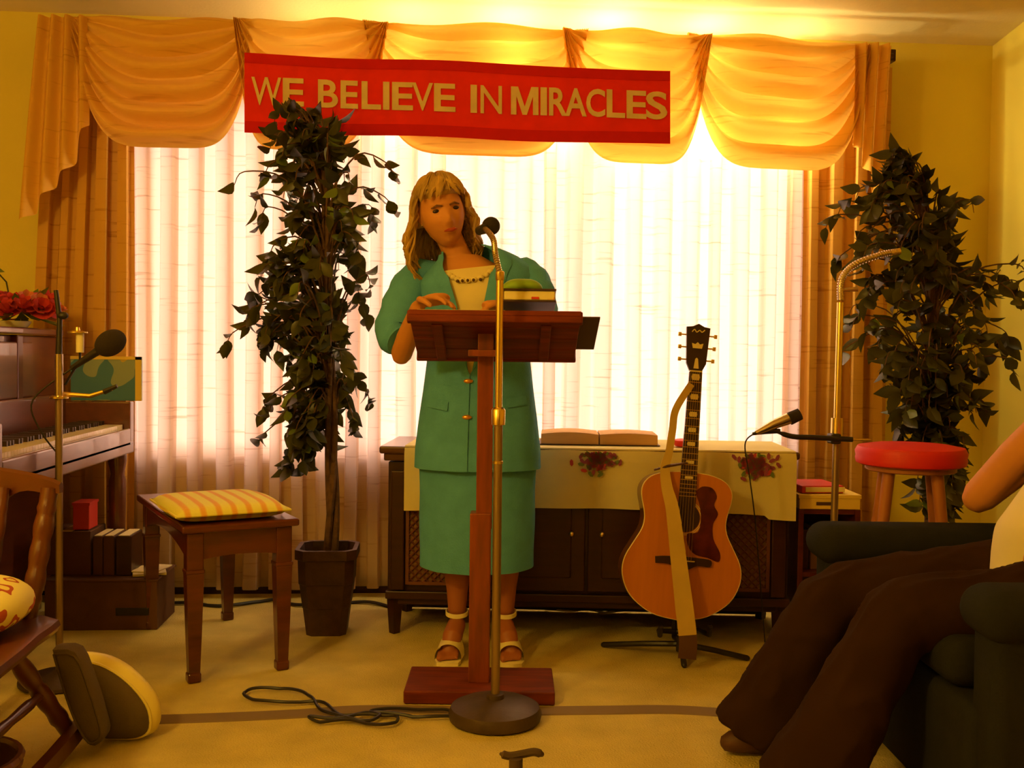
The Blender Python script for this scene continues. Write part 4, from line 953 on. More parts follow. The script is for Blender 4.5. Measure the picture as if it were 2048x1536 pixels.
# ------------------------------------------------------------------ cable strip, cables, floor things
pts = [FL(300, 1440), FL(450, 1435), FL(600, 1428), FL(720, 1420), FL(880, 1421), FL(1000, 1423), FL(1200, 1421), FL(1350, 1420), FL(1500, 1430)]
pts = smooth_path(pts, 4); R = []
for i, p in enumerate(pts):
    d = (pts[min(i+1, len(pts)-1)]-pts[max(0, i-1)]).normalized(); s_ = Vector((-d.y, d.x, 0))*0.036; z = Vector((0,0,0.003)); h = Vector((0,0,0.004))
    R.append([p-s_, p-s_*0.9+z, p+s_*0.9+z, p+s_])
solo('cable_cover', MB().loft(R), M['strip'], 'flat brown cable cover strip running across the carpet', 'cable cover', smooth=False)
def cable(name, pxs, r, label, m='black', z=0.006):
    P = [FL(x, y, 0) for x, y in pxs]; P = smooth_path(P, 6); L_ = len(P)
    P = [p+Vector((0,0,z+0.004*abs(math.sin(i*0.35)))) for i, p in enumerate(P)]
    return solo(name, MB().tube(P, r, 6), M[m], label, 'cable')
cable('microphone_cable', [(905,1440),(850,1443),(800,1438),(740,1432),(690,1444),(620,1442),(640,1452),(700,1449),(760,1459),(792,1452),(790,1441),(740,1438),(680,1437),(640,1412),(560,1413),(505,1406),(487,1396),(505,1386),(560,1384),(605,1392),(625,1405),(645,1428),(720,1450),(760,1440),(740,1430),(800,1426),(880,1428),(902,1430)], 0.0048, 'thin black cable looped on the carpet beside the microphone base', z=0.0105)
cable('floor_cable', [(300,1212),(380,1210),(450,1216),(520,1206),(560,1204),(600,1214),(700,1208),(750,1210),(800,1222)], 0.007, 'dark cable lying along the foot of the curtain')
cable('white_cord', [(1090,1222),(1130,1226),(1170,1224),(1210,1228),(1260,1225)], 0.004, 'thin pale cord on the floor under the console cabinet', 'white')
# hooked handle at the bottom edge
hq = WZ(1028, 1.9, 0); HZ = W(1040, 1512, 1.9).z
HK = thing('hooked_post', 'short dark upright post with a hooked handle at the bottom edge', 'stand', hq)
part('post', MB().tube([(0,0,0.012), (0,0,HZ)], 0.013, 10), M['iron'], HK)
part('base', MB().lathe([(0.07, 0), (0.075, 0.006), (0.05, 0.016), (0.013, 0.02)], 24), M['iron'], HK)
part('handle', MB().tube(smooth_path([W(1003, 1508, 1.9), W(1020, 1512, 1.9), W(1045, 1508, 1.9), W(1068, 1504, 1.9), W(1082, 1508, 1.9)], 4), [0.004]+[0.008]*15+[0.006], 8, round_=True), M['iron'], HK, True)
# ------------------------------------------------------------------ bag leaning on the chair
bgq = FL(215, 1482)
BG = thing('half_moon_bag', 'grey half-moon bag with a cream gusset standing on the carpet by the wooden chair', 'bag', (bgq.x, bgq.y, 0))
A0 = W(152, 1308, 2.86); A1 = W(250, 1330, 2.80); 
def bagpt(px, py, D): return W(px, py, D)
outl = [(160,1322),(200,1330),(240,1352),(275,1385),(297,1420),(300,1455),(285,1472),(250,1478),(215,1474),(205,1440),(190,1395),(175,1355)]
D0 = 2.74
face = smooth_path([bagpt(x, y, D0) for x, y in outl]+[bagpt(*outl[0], D0)], 3)[:-1]
back = [p+Vector((0.016, 0.045, 0.012)) for p in face]
for P_ in (face, back):
    for p in P_: p.z = max(p.z, 0.006)
cen = sum(face, Vector())/len(face); bulge = [[cen+(p-cen)*s+Vector((-0.01,-0.05*math.sqrt(max(0, 1-s*s)), 0)) for p in face] for s in (0.05, 0.35, 0.65, 0.88, 0.97)]
part('side_panel', MB().loft(bulge+[face]), M['bag_grey'], BG, True)
part('gusset', MB().loft([face]+[[f+(b-f)*t+(f-cen).normalized()*0.012*math.sin(PI*t) for f, b in zip(face, back)] for t in (0.2, 0.5, 0.8, 1)]), M['bag_cream'], BG, True)
part('piping', MB().tube(face+[face[0]], 0.0045, 6), M['bag_cream'], BG, True)
part('zip_pull', MB().tube([W(166, 1335, 2.70), W(185, 1365, 2.67), W(196, 1395, 2.66), W(205, 1430, 2.66)], [0.004, 0.006, 0.009, 0.010], 6, flat=0.4), M['strap'], BG, True)
G2 = thing('grey_folded_case', 'grey soft folded case leaning between the wooden chair and the bag', 'bag', (FL(165, 1490).x, FL(165, 1490).y, 0))
fc_ = smooth_path([W(x, y, 2.60) for x, y in ((105,1300),(150,1305),(178,1370),(200,1440),(205,1478),(180,1490),(150,1440),(125,1370),(105,1300))], 3)[:-1]
for p in fc_: p.z = max(p.z, 0.01)
cc = sum(fc_, Vector())/len(fc_); sq_ = lambda k, d: [cc+(p-cc)*k+Vector((0, d, 0)) for p in fc_]
part('case_body', MB().loft([sq_(0.1, -0.012), sq_(0.7, -0.010), sq_(0.92, -0.004), fc_, sq_(1.02, 0.03), sq_(1.0, 0.06), sq_(0.9, 0.068), sq_(0.1, 0.07)]), M['bag_grey'], G2, True)
part('flap_seam', MB().tube(sq_(0.93, -0.006)+[sq_(0.93, -0.006)[0]], 0.003, 5), M['bag_grey'], G2, True)
# ------------------------------------------------------------------ wooden rocking chair
CHX = C(-1.36, 2.20, 0)
WC = thing('rocking_chair', 'brown turned-wood chair with a curved crest rail at the left edge', 'chair', CHX, -YAW)
# local frame: x right, y back (away from camera); seat top z 0.40
def cl(X, D): return (X+1.30, D-2.20)
seat = [(-0.235, 0.27), (0.235, 0.27), (0.30, 0.10), (0.335, -0.24), (0.28, -0.31), (-0.28, -0.31), (-0.335, -0.24), (-0.30, 0.10)]
so = [(p.x, p.y) for p in smooth_path([(x, y, 0) for x, y in seat+[seat[0]]], 3)[:-1]]
part('seat', MB().loft([[Vector((x*s, y*s, z)) for x, y in so] for s, z in ((0.90, 0.365), (0.98, 0.372), (1.0, 0.385), (0.985, 0.398), (0.93, 0.402), (0.6, 0.394), (0.1, 0.390))]), M['chair_wood'], WC)
def turned(a, b, r, rings=5):
    a = Vector(a); b = Vector(b); n = 26; pts = [a+(b-a)*(i/n) for i in range(n+1)]
    rad = [r*(0.72+0.28*abs(math.sin(rings*PI*i/n))**0.5) if 0.15 < i/n < 0.85 else r*(0.75+0.1*(i/n)) for i in range(n+1)]
    return MB().tube(pts, rad, 12)
zc_ = W(60, 968, 2.45).z
for k, x in enumerate((-0.21, -0.105, 0.0, 0.105, 0.21)):
    part('spindle', turned((x, 0.235, 0.395), (x*1.08, 0.31, zc_-0.02), 0.024 if abs(x) > 0.2 else 0.017), M['chair_wood'], WC)
R = []
for i in range(25):
    u = i/24; x = -0.255+0.51*u; e = math.sin(PI*u)
    y = 0.31+0.03*e; zt_ = zc_-0.004+0.036*e**0.7; zb_ = zc_-0.030-0.035*math.sin(PI*u)**4-0.012*math.cos(6*PI*u)*e
    R.append([Vector((x, y-0.011, zb_)), Vector((x, y-0.012, zt_-0.006)), Vector((x, y, zt_)), Vector((x, y+0.012, zt_-0.006)), Vector((x, y+0.011, zb_))])
part('crest_rail', MB().loft(R), M['chair_wood'], WC)
feet = []
for sx in (-1, 1):
    for (xt, yt, xb, yb) in ((0.17, 0.17, 0.225, 0.42), (0.22, -0.20, 0.27, -0.30)):
        part('leg', turned((sx*xt, yt, 0.375), (sx*xb, yb, 0.055), 0.024, 4), M['chair_wood'], WC)
    rk = [Vector((sx*0.25, -0.55+1.15*i/14, 0.028+0.13*((i/14-0.5)*2)**2*0.55)) for i in range(15)]
    part('rocker', MB().loft([[p+Vector((dx, 0, dz)) for dx, dz in ((-0.014,-0.020),(0.014,-0.020),(0.014,0.022),(-0.014,0.022))] for p in rk]), M['chair_wood'], WC, smooth=False)
    part('stretcher', turned((sx*0.205, 0.32, 0.19), (sx*0.248, -0.26, 0.19), 0.014, 3), M['chair_wood'], WC)
part('stretcher', turned((-0.24, -0.02, 0.18), (0.24, -0.02, 0.18), 0.014, 3), M['chair_wood'], WC)
fq = W(0, 1240, 2.35)
mb = MB().ball((0,0,0), (0.17, 0.17, 0.065), 24)
cu_ = solo('floral_cushion', MB().add([tuple(Vector((math.copysign(abs(p[0]/0.17)**0.75, p[0])*0.16, math.copysign(abs(p[1]/0.17)**0.75, p[1])*0.15, p[2]))+Vector((0,0,0))) for p in mb.v], mb.f), M['floral'], 'yellow floral cushion on the seat of the turned-wood chair', 'cushion')
cu_.location = (C(-1.245, 2.28, 0).x, C(-1.245, 2.28, 0).y, 0.400)
bkq = C(-1.22, 2.22, 0)
BK = thing('woven_basket', 'reddish brown woven basket on the carpet under the turned-wood chair', 'basket', (bkq.x, bkq.y, 0))
hoops = MB()
for k in range(8): hoops.tube([(math.cos(a*PI/16)*(0.11+0.004*k), math.sin(a*PI/16)*(0.11+0.004*k), 0.01+0.018*k) for a in range(33)], 0.0095, 6)
part('weave', hoops, M['guitar_side'], BK)
part('inner', MB().lathe([(0.10, 0.004), (0.132, 0.135), (0.128, 0.135), (0.096, 0.008)], 24), M['card'], BK)
q = C(-0.86, 1.93, 0)
SK = thing('cream_pouch', 'small cream cloth pouch on the carpet in front of the turned-wood chair', 'bag', (q.x, q.y, 0))
mb = MB().ball((0,0,0.055), (0.085, 0.07, 0.055), 18); mb.v = [(x+0.006*math.sin(z*70), y, z) for x, y, z in mb.v]
part('pouch', mb, M['blouse'], SK)
part('tie', MB().tube([(-0.05,-0.03,0.10), (-0.02,-0.06,0.102), (0.03,-0.055,0.098), (0.06,-0.02,0.085)], 0.005, 6), M['strap_end'], SK)
# ------------------------------------------------------------------ armchair
ac = C(1.36, 2.50, 0)
AC = thing('armchair', 'blue-grey upholstered armchair holding the seated person', 'armchair', ac, -YAW)
def L2(X, D, z): return Vector((X-1.36, D-2.50, z))
def soft(c, d, bev, lump=0.004):
    mb = MB().box(c, d, bev, seg=6); mb.v = [tuple(Vector(p)+noise.noise_vector(Vector(p)*9)*lump) for p in mb.v]; return mb
part('seat_base', soft(L2(1.34, 2.49, 0.18), (0.76, 0.76, 0.28), 0.03), M['uphol'], AC)
part('seat_cushion', soft(L2(1.27, 2.48, 0.375), (0.62, 0.54, 0.11), 0.045), M['uphol'], AC)
part('backrest', MB().add(*(lambda b: (b.v, b.f))(soft((0,0,0), (0.18, 0.74, 0.68), 0.08)), Matrix.Translation(L2(1.74, 2.50, 0.62)) @ Matrix.Rotation(math.radians(12), 4, 'Y')), M['uphol'], AC)
for X0, D in ((0.845, 2.87), (0.95, 2.10)):
    X1 = 1.72; mb = soft(L2((X0+0.02+X1)/2, D, 0.30), (X1-X0-0.04, 0.12, 0.50), 0.03)
    part('arm_panel', mb, M['uphol'], AC)
    part('armrest', soft(L2((X0+X1)/2, D, 0.525), (X1-X0, 0.17, 0.11), 0.052), M['uphol'], AC)
for X in (1.05, 1.66):
    for D in (2.15, 2.85): part('foot', MB().tube([L2(X, D, 0.0), L2(X, D, 0.07)], [0.018, 0.026], 10), M['walnut'], AC)
# ------------------------------------------------------------------ bodies
def head_mb(mx, sc=1.0):
    mb = MB(); nu, nv = 72, 56; rr = []
    g_ = lambda x, z, x0, z0, sx, sz: math.exp(-((x-x0)/sx)**2-((z-z0)/sz)**2)
    for j in range(1, nv):
        a = PI*j/nv; ring = []
        for i in range(nu):
            t = 2*PI*i/nu; dx, dy, dz = math.sin(a)*math.cos(t), math.sin(a)*math.sin(t), -math.cos(a)
            x = 0.075*dx; z = 0.115*dz; y = 0.095*dy
            if z < 0: k = min(1, -z/0.115); x *= 1-0.30*k**1.3; y = y*(1-0.12*k) - 0.010*k if dy < 0 else y*(1-0.45*k)
            if dy < 0:
                f = min(1, -dy*1.6)
                d = 0.020*math.exp(-(x/0.0115)**2)*max(0, 1-abs((z+0.020)/0.034))**0.8*(1.0 if z < -0.014 else 1-0.45*(z+0.014)/0.02)
                d = max(d, 0) + 0.009*g_(abs(x), z, 0.011, -0.034, 0.008, 0.008)
                d -= 0.010*g_(abs(x), z, 0.030, 0.010, 0.015, 0.010)
                d += 0.006*g_(abs(x), z, 0.027, 0.030, 0.025, 0.007)
                d += 0.005*g_(abs(x), z, 0.042, -0.025, 0.016, 0.018)
                d += 0.007*g_(x, z, 0, -0.055, 0.022, 0.005) + 0.007*g_(x, z, 0, -0.067, 0.018, 0.005) - 0.004*g_(x, z, 0, -0.061, 0.022, 0.0022)
                d += 0.008*g_(x, z, 0, -0.095, 0.022, 0.014)
                y -= d*f
            ring.append(mx @ (Vector((x, y, z))*sc))
        rr.append(ring)
    mb.loft(rr)
    for s in (-1, 1): mb.tube([mx @ (Vector((s*0.073, 0.006, 0.022))*sc), mx @ (Vector((s*0.079, 0.012, 0.004))*sc), mx @ (Vector((s*0.070, 0.006, -0.022))*sc)], [0.010, 0.013, 0.008], 8, round_=True)
    return mb
def hand_mb(wrist, direc, palmn, curl=0.5, side=1, sc=1.0):
    """wrist point, direction of the fingers, palm normal; thumb leaves the side of the palm"""
    d = Vector(direc).normalized(); n = (Vector(palmn)-d*Vector(palmn).dot(d)).normalized(); s = d.cross(n).normalized()*side; mb = MB()
    wv_ = Vector(wrist)
    mb.tube([wv_, wv_+d*0.03*sc, wv_+d*0.06*sc, wv_+d*0.085*sc], [0.024*sc, 0.034*sc, 0.040*sc, 0.036*sc], 12, round_=True, flat=1)
    # flatten the palm along its normal
    c0 = wv_+d*0.045*sc; mb.v = [tuple(Vector(p)-n*((Vector(p)-c0).dot(n))*0.58) for p in mb.v]
    for k, (off, ln) in enumerate(((0.030, 0.072), (0.010, 0.082), (-0.010, 0.076), (-0.029, 0.060))):
        p = wv_+d*0.085*sc+s*off*sc; q = [p-d*0.02]; a = 0.12; r = [0.0092*sc]
        for seg in (0.45, 0.30, 0.25):
            a += curl*(0.8 if seg == 0.45 else 1.0); q.append(q[-1]+(d*math.cos(a)+n*math.sin(a)+s*off*1.5)*ln*seg*sc*(1.25 if seg == 0.45 else 1)); r.append(r[-1]*0.92)
        mb.tube(q, r, 10, round_=True)
    t0 = wv_+d*0.022*sc+s*0.026*sc
    mb.tube([t0, t0+(d*0.6+s*0.75+n*0.25).normalized()*0.034*sc, t0+(d*1.5+s*1.1+n*0.8).normalized()*0.064*sc, t0+(d*2+s*1.0+n*1.3).normalized()*0.086*sc], [0.013*sc, 0.0115*sc, 0.010*sc, 0.0085*sc], 10, round_=True)
    return mb
def ell(c, a, b, n=32, p=2.0, rz=0.0):
    out = []
    for i in range(n):
        t = 2*PI*i/n; x = math.copysign(abs(math.cos(t))**(2/p), math.cos(t))*a; y = math.copysign(abs(math.sin(t))**(2/p), math.sin(t))*b
        out.append(Vector((c[0]+x*math.cos(rz)-y*math.sin(rz), c[1]+x*math.sin(rz)+y*math.cos(rz), c[2])))
    return out
# woman: local frame x right, y away from the camera, origin on the floor between her feet
WD = 3.50
wb = C((957-1024)/F*WD, WD, 0)
WO = thing('person', 'blond woman in a teal skirt suit standing at the lectern looking down', 'person', wb, -YAW)
WM = full(WO)
def wl(px, py, D): return WM.inverted() @ W(px, py, D)
HC = wl(884, 428, 3.46)
HM = Matrix.Translation(HC) @ Euler((math.radians(3), math.radians(-13), math.radians(14))).to_matrix().to_4x4()
neck0 = wl(925, 520, 3.52); nk1 = HM @ Vector((0, 0.02, -0.07))
shR = wl(838, 552, 3.53); shL = wl(1048, 548, 3.53)
elR = wl(803, 708, 3.42); haR = wl(838, 608, 3.22)
elL = wl(1072, 655, 3.42); haL = wl(1028, 618, 3.25)
hx = 0.0
tb = MB()
tb.loft([ell((0.0, 0.0, 0.82), 0.165, 0.105), ell((0.0, 0.0, 0.90), 0.160, 0.100), ell((0, 0.0, 1.0), 0.128, 0.09), ell((0, 0, 1.12), 0.14, 0.10), ell(((shR.x+shL.x)/2, 0.02, 1.25), 0.15, 0.10), ell(((shR.x+shL.x)/2, 0.02, 1.32), 0.14, 0.075), ell((neck0.x, neck0.y, 1.38), 0.06, 0.055)])
tb.tube([neck0-Vector((0,0,0.03)), (neck0+nk1)/2, nk1+Vector((0,0,0.02))], [0.052, 0.045, 0.046], 16, round_=True)
hm = head_mb(HM); tb.add(hm.v, hm.f)
for s_, sh, el, ha in ((-1, shR, elR, haR), (1, shL, elL, haL)):
    tb.tube([sh, (sh+el)/2, el], [0.044, 0.040, 0.036], 12, round_=True)
    d = (ha-el); tb.tube([el, el+d*0.35, el+d*0.95], [0.036, 0.036, 0.023], 12, round_=True)
for h_, dr, pn, sd in ((haR, Vector((0.72, -0.42, 0.18)), Vector((0.1, -0.35, -1)), -1), (haL, Vector((-0.7, -0.4, 0.1)), Vector((0, -0.3, -1)), 1)):
    hb = hand_mb(h_, dr, pn, 0.28, sd, 0.95); tb.add(hb.v, hb.f)
FT = []
for px, dxn in ((905, -1), (1012, 1)):
    an = wl(px+(8 if dxn < 0 else -2), 1262, 3.56); an = Vector((an.x, 0.05, 0.145)); toe = Vector((an.x+dxn*0.022, -0.085, 0.030))
    tb.tube([(an.x*0.9, 0.02, 0.90), (an.x*0.95, 0.01, 0.55), (an.x*0.98, 0.03, 0.45), (an.x, 0.055, 0.33), (an.x, 0.055, 0.22), an], [0.085, 0.062, 0.052, 0.054, 0.038, 0.031], 16, round_=True)
    tb.tube([an+Vector((0,0.012,-0.05)), an+Vector((0,-0.02,-0.045)), (an+toe)/2+Vector((0,-0.01,-0.01)), toe+Vector((0,0.035,0.0))], [0.030, 0.032, 0.034, 0.028], 14, round_=True)
    for k in range(5):
        x = toe.x+(-0.027+0.0135*k)*dxn*-1*-1; l = (0.034, 0.030, 0.027, 0.023, 0.018)[k if dxn < 0 else k]
        big = 4-k if dxn < 0 else k
        tb.tube([(x, toe.y+0.04, 0.030), (x, toe.y+0.012, 0.030), (x, toe.y-0.004-0.003*(4-big), 0.022)], [0.011, 0.010, 0.009 if big else 0.012], 8, round_=True)
    FT.append((an, toe, dxn))
tb.v = [tuple(WM @ Vector(p)) for p in tb.v]
body = remesh('body', tb, 0.0045, M['skin'], WO, 3)
# give the stockinged legs their own tone
body.data.materials.append(M['skin_leg'])
for p in body.data.polygons:
    if p.center.z < 0.75: p.material_index = 1
# face details
def hp(x, y, z): return HM @ Vector((x, y, z))
for s in (-1, 1):
    part('eye', MB().ball(hp(s*0.030, -0.0775, 0.009), (0.0155, 0.006, 0.0070), 12, HM.to_3x3().to_4x4()), M['eye_dark'], WO)
    part('eyebrow', MB().tube([hp(s*0.012, -0.094, 0.022), hp(s*0.030, -0.091, 0.026), hp(s*0.048, -0.078, 0.020)], [0.003, 0.0042, 0.002], 6), M['brow'], WO)
part('lips', MB().tube([hp(-0.022, -0.092, -0.060), hp(-0.010, -0.1015, -0.0585), hp(0, -0.102, -0.060), hp(0.010, -0.1015, -0.0585), hp(0.022, -0.092, -0.060)], [0.002, 0.006, 0.007, 0.006, 0.002], 8), M['lips'], WO)
# hair: cap plus wavy locks
hb = MB(); rnd = random.Random(9); rr = []
for j in range(1, 40):
    a = PI*j/40; ring = []
    for i in range(48):
        t = 2*PI*i/48; d = Vector((math.sin(a)*math.cos(t), math.sin(a)*math.sin(t), -math.cos(a)))
        r = 1.16+0.05*noise.noise(d*3.0)
        p = Vector((0.080*d.x, 0.098*d.y, 0.118*d.z))*r
        if d.y < 0.05 and d.z < 0.50: p *= 0.66 if d.y < -0.25 else 0.80       # stay inside the head where the face is
        if d.z < -0.3: p *= 0.75
        ring.append(HM @ p)
    rr.append(ring)
hb.loft(rr)
for k in range(620):
    # direction on the scalp
    t = rnd.uniform(0, 2*PI); zz = rnd.uniform(-0.15, 1.0)**1; 
    d = Vector((math.sqrt(1-zz*zz)*math.cos(t), math.sqrt(1-zz*zz)*math.sin(t), zz))
    front = d.y/max(1e-3, math.hypot(d.x, d.y)) < -0.22 or d.y < -0.12
    if front and zz < 0.62: continue
    ln = rnd.uniform(0.9, 1.0); P_ = []; ph = rnd.uniform(0, 6); az = math.atan2(d.y, d.x)
    if front:
        # bangs sweep sideways over the forehead
        sgn = 1 if d.x > 0.15 else -1; el0 = math.asin(zz); az0 = az
        steps = 9; b_end = rnd.uniform(19, 36)
        for q in range(steps):
            u = q/(steps-1); el = el0*(1-u)+math.radians(b_end)*u; azz = az0 + sgn*0.35*u
            r = 1.17+0.05*math.sin(PI*u)
            P_.append(Vector((0.080*math.cos(el)*math.cos(azz)*r, 0.100*math.cos(el)*math.sin(azz)*r, 0.118*math.sin(el)*r)))
    else:
        steps = 15; el0 = math.asin(zz); drop = rnd.uniform(0.15, 0.25)*(0.72 if d.x > 0.3 else 1.0)
        s0 = None
        for q in range(steps):
            u = q/(steps-1)
            if u < 0.45:
                el = el0*(1-u/0.45); r = 1.17+0.05*u
                p = Vector((0.080*math.cos(el)*d.x/max(1e-3, math.hypot(d.x, d.y))*r, 0.100*math.cos(el)*d.y/max(1e-3, math.hypot(d.x, d.y))*r, 0.118*math.sin(el)*r)); s0 = p
            else:
                w_ = (u-0.45)/0.55; p = s0+Vector((s0.x*(0.42 if d.x < 0 else 0.15)*math.sin(PI*min(1, w_*0.9)), 0.03*w_*w_, -drop*w_))
            p = p+Vector((math.sin(u*17+ph), math.cos(u*15+ph), 0))*(0.004+0.015*u)
            P_.append(p)
    r0 = rnd.uniform(0.0035, 0.0072)
    hb.tube([HM @ p for p in P_], [r0*(0.7+0.5*math.sin(PI*min(1, i/(len(P_)-1)*1.1)))*(1 if i < len(P_)-1 else 0.2) for i in range(len(P_))], 5)
hv = []
part('hair', hb, M['hair'], WO)
# clothes
sx = (shR.x+shL.x)/2
RZ = [(0.655, 0.0, 0.0, 0.212, 0.150), (0.72, 0.0, 0.0, 0.210, 0.146), (0.82, 0.0, 0.0, 0.198, 0.135), (0.92, 0.0, 0.0, 0.184, 0.125), (1.02, 0.0, 0.0, 0.172, 0.118), (1.12, -0.002, 0.0, 0.176, 0.125), (1.22, -0.006, 0.0, 0.186, 0.132), (1.29, -0.010, 0.005, 0.192, 0.122), (1.325, -0.012, 0.010, 0.178, 0.100), (1.355, -0.020, 0.014, 0.145, 0.084), (1.380, -0.030, 0.018, 0.105, 0.072), (1.400, neck0.x*0.9, 0.020, 0.072, 0.062)]
def torso(z):
    f = lambda k: interp([(r[0], r[k]) for r in RZ], z); return f(1), f(2), f(3), f(4)
def tor_pt(z, th, off=0.0):
    cx, cy, a, b = torso(z); x = math.sin(th); y = -math.cos(th); pw = 0.88
    tilt = 0.0
    if z > 1.2: tilt = 0.035*(z-1.2)/0.2          # left shoulder carried higher
    xx = math.copysign(abs(x)**pw, x)*(a+off)
    wr = 0.0025*math.sin(z*41+th*3)+0.002*math.sin(z*23-th*5)
    return Vector((cx+xx, cy+math.copysign(abs(y)**pw, y)*(b+off+wr), z+tilt*xx/0.19*1.0))
FX = -0.10  # front seam angle
nt_, nz = 73, 64; P = []; zb = 0.985
def opening(z): return 0.0 if z <= zb else interp([(zb, 0.03), (1.1, 0.13), (1.2, 0.19), (1.30, 0.30), (1.36, 0.60), (1.40, 0.9)], z)
for j in range(nz):
    z = 0.655+(1.400-0.655)*j/(nz-1); o_p = opening(z)
    for i in range(nt_):
        th = FX+o_p+(2*PI-2*o_p)*i/(nt_-1)
        P.append(tor_pt(z, th, 0.004 if i < nt_-4 else 0.009))
jk = MB().grid(P, nt_, nz)
def sleeve(sh, el, tail, wd0, wd1):
    up = sh+(sh-el).normalized()*0.0
    pts = smooth_path([Vector((sh.x*0.62, sh.y, sh.z+0.004)), sh+Vector((0,0,-0.006)), sh+(el-sh)*0.35+Vector((wd0, 0, 0)), sh+(el-sh)*0.72+Vector((wd1, 0, 0)), tail], 5)
    n = len(pts); r = [interp([(0, 0.040), (0.25, 0.064), (0.45, 0.073), (0.75, 0.068), (0.93, 0.058), (1, 0.052)], i/(n-1))+0.0035*math.sin(i*1.9) for i in range(n)]
    return pts, r
pR = sleeve(shR, elR, elR+Vector((-0.004, 0.004, 0.045)), -0.028, -0.040)
pL = sleeve(shL, elL, elL+(haL-elL)*0.70, 0.018, 0.012)
jk.tube(*pR, 20); jk.tube(*pL, 20)
jo = part('jacket', jk, M['suit'], WO)
for s in (-1, 1):
    g_ = []
    for j in range(30):
        z = zb+0.005+(1.392-zb-0.005)*j/29; o_p = opening(z); wl_ = interp([(zb, 0.01), (1.15, 0.24), (1.24, 0.36), (1.25, 0.26), (1.33, 0.34), (1.40, 0.5)], z)
        for i in range(6):
            g_.append(tor_pt(z, FX+s*(o_p+wl_*i/5) if s > 0 else FX-(o_p+wl_*i/5), 0.009+0.006*math.sin(PI*i/5)+(0.002 if i == 0 else 0)))
    part('lapel', MB().grid(g_, 6, 30), M['suit'], jo)
bl_ = MB(); R = []
for j in range(20):
    z = 0.95+(1.375-0.95)*j/19; R.append([tor_pt(min(z, 1.37), 2*PI*i/40, -0.008) for i in range(40)])
bl_.loft(R[:-2]); blo = part('blouse', bl_, M['blouse'], WO)
fr = MB()
for k in range(9):
    th = FX-0.33+0.66*k/8; q = tor_pt(1.315-0.03*math.cos((k-4)/4*1.4), th, 0.0); fr.ball(q, (0.011, 0.006, 0.009), 8)
part('collar_trim', fr, M['blouse'], blo)
nl = MB()
for k in range(5): q = tor_pt(1.285, FX-0.16+0.08*k, 0.003); nl.ball(q, 0.0055, 8)
part('neckline_beads', nl, M['strap_end'], blo, label='dark beads on the blouse neckline')
for py_, px_ in ((762, 915), (834, 922)):
    q = wl(px_, py_, 3.37); z = q.z; p = tor_pt(z, FX-0.02, 0.010); part('button', MB().ball(p, (0.016, 0.007, 0.008), 12), M['gold'], jo)
for th0 in (-0.95, 0.45):
    part('pocket_flap', MB().grid([tor_pt(0.895-0.03*b_-0.012*a_/6*(1 if th0 < 0 else -1), th0+0.5*a_/6, 0.008+0.003*b_) for b_ in range(2) for a_ in range(7)], 7, 2), M['suit'], jo)
R = []
for j in range(24):
    t = j/23; z = 0.95-(0.95-0.318)*t
    a = interp([(0, 0.165), (0.2, 0.190), (0.45, 0.200), (1, 0.196)], t); b = interp([(0, 0.105), (0.25, 0.135), (1, 0.130)], t)
    R.append([Vector((0.0+math.cos(2*PI*i/56)*a*(1+0.006*math.sin(z*30)), 0.005+math.sin(2*PI*i/56)*b+0.003*math.sin(9*2*PI*i/56)*t, z-(0.010*abs(math.sin(2*PI*i/56)) if j == 23 else 0))) for i in range(56)])
R += [[Vector((p.x*0.96, p.y*0.96, p.z+0.002)) for p in R[-1]], [Vector((p.x*0.93, p.y*0.93, 0.5)) for p in R[-1]]]
part('skirt', MB().loft(R, cap=False), M['suit'], WO)
for an, toe, dxn in FT:
    s_ = MB(); fx = (an.x+toe.x)/2
    # sole with heel
    out = [(-0.022, 0.085), (0.022, 0.085), (0.030, 0.03), (0.036, -0.05), (0.044, -0.095), (0.036, -0.125), (0.0, -0.138), (-0.036, -0.125), (-0.044, -0.095), (-0.034, -0.05), (-0.028, 0.03)]
    def zf(y): return 0.060 if y > 0.04 else max(0.012, 0.012+0.048*(max(0, y+0.055)/0.095)**1.2)
    s_.loft([[Vector((toe.x-dxn*0.012*0+(an.x-toe.x)*max(0, (y+0.05)/0.14)+x, y+0.01, zf(y)-h)) for x, y in out] for h in (0.0, 0.012)])
    s_.loft([[Vector((an.x+x*r, 0.080+y*r, z)) for x, y in ((1,1),(-1,1),(-1,-1),(1,-1))] for r, z in ((0.017, 0.0), (0.015, 0.03), (0.022, 0.056))])
    sole = part('sandal_sole', s_, M['white'], WO)
    band = MB(); g_ = []
    for j in range(7):
        y = toe.y+0.002+0.058*j/6; rise = 0.052+0.020*j/6
        for i in range(17):
            a = PI*i/16; g_.append(Vector((toe.x+(an.x-toe.x)*j/6*0.35+math.cos(a)*0.045, y, 0.012+math.sin(a)**0.8*rise)))
    band.grid(g_, 17, 7); part('toe_band', band, M['white'], WO)
    stp = MB(); rr_ = [an+Vector((math.cos(2*PI*i/20)*0.037, math.sin(2*PI*i/20)*0.037, -0.005+0.006*math.sin(2*PI*i/20))) for i in range(21)]
    R = [[p+Vector((0,0,0.007)), p+(p-an).normalized()*0.003+Vector((0,0,0.007)), p+(p-an).normalized()*0.003-Vector((0,0,0.007)), p-Vector((0,0,0.007))] for p in rr_]
    stp.loft(R); stp.tube([an+Vector((0,0.037,-0.005)), an+Vector((0,0.045,-0.05)), Vector((an.x, 0.088, 0.058))], 0.006, 6)
    part('ankle_strap', stp, M['white'], WO)
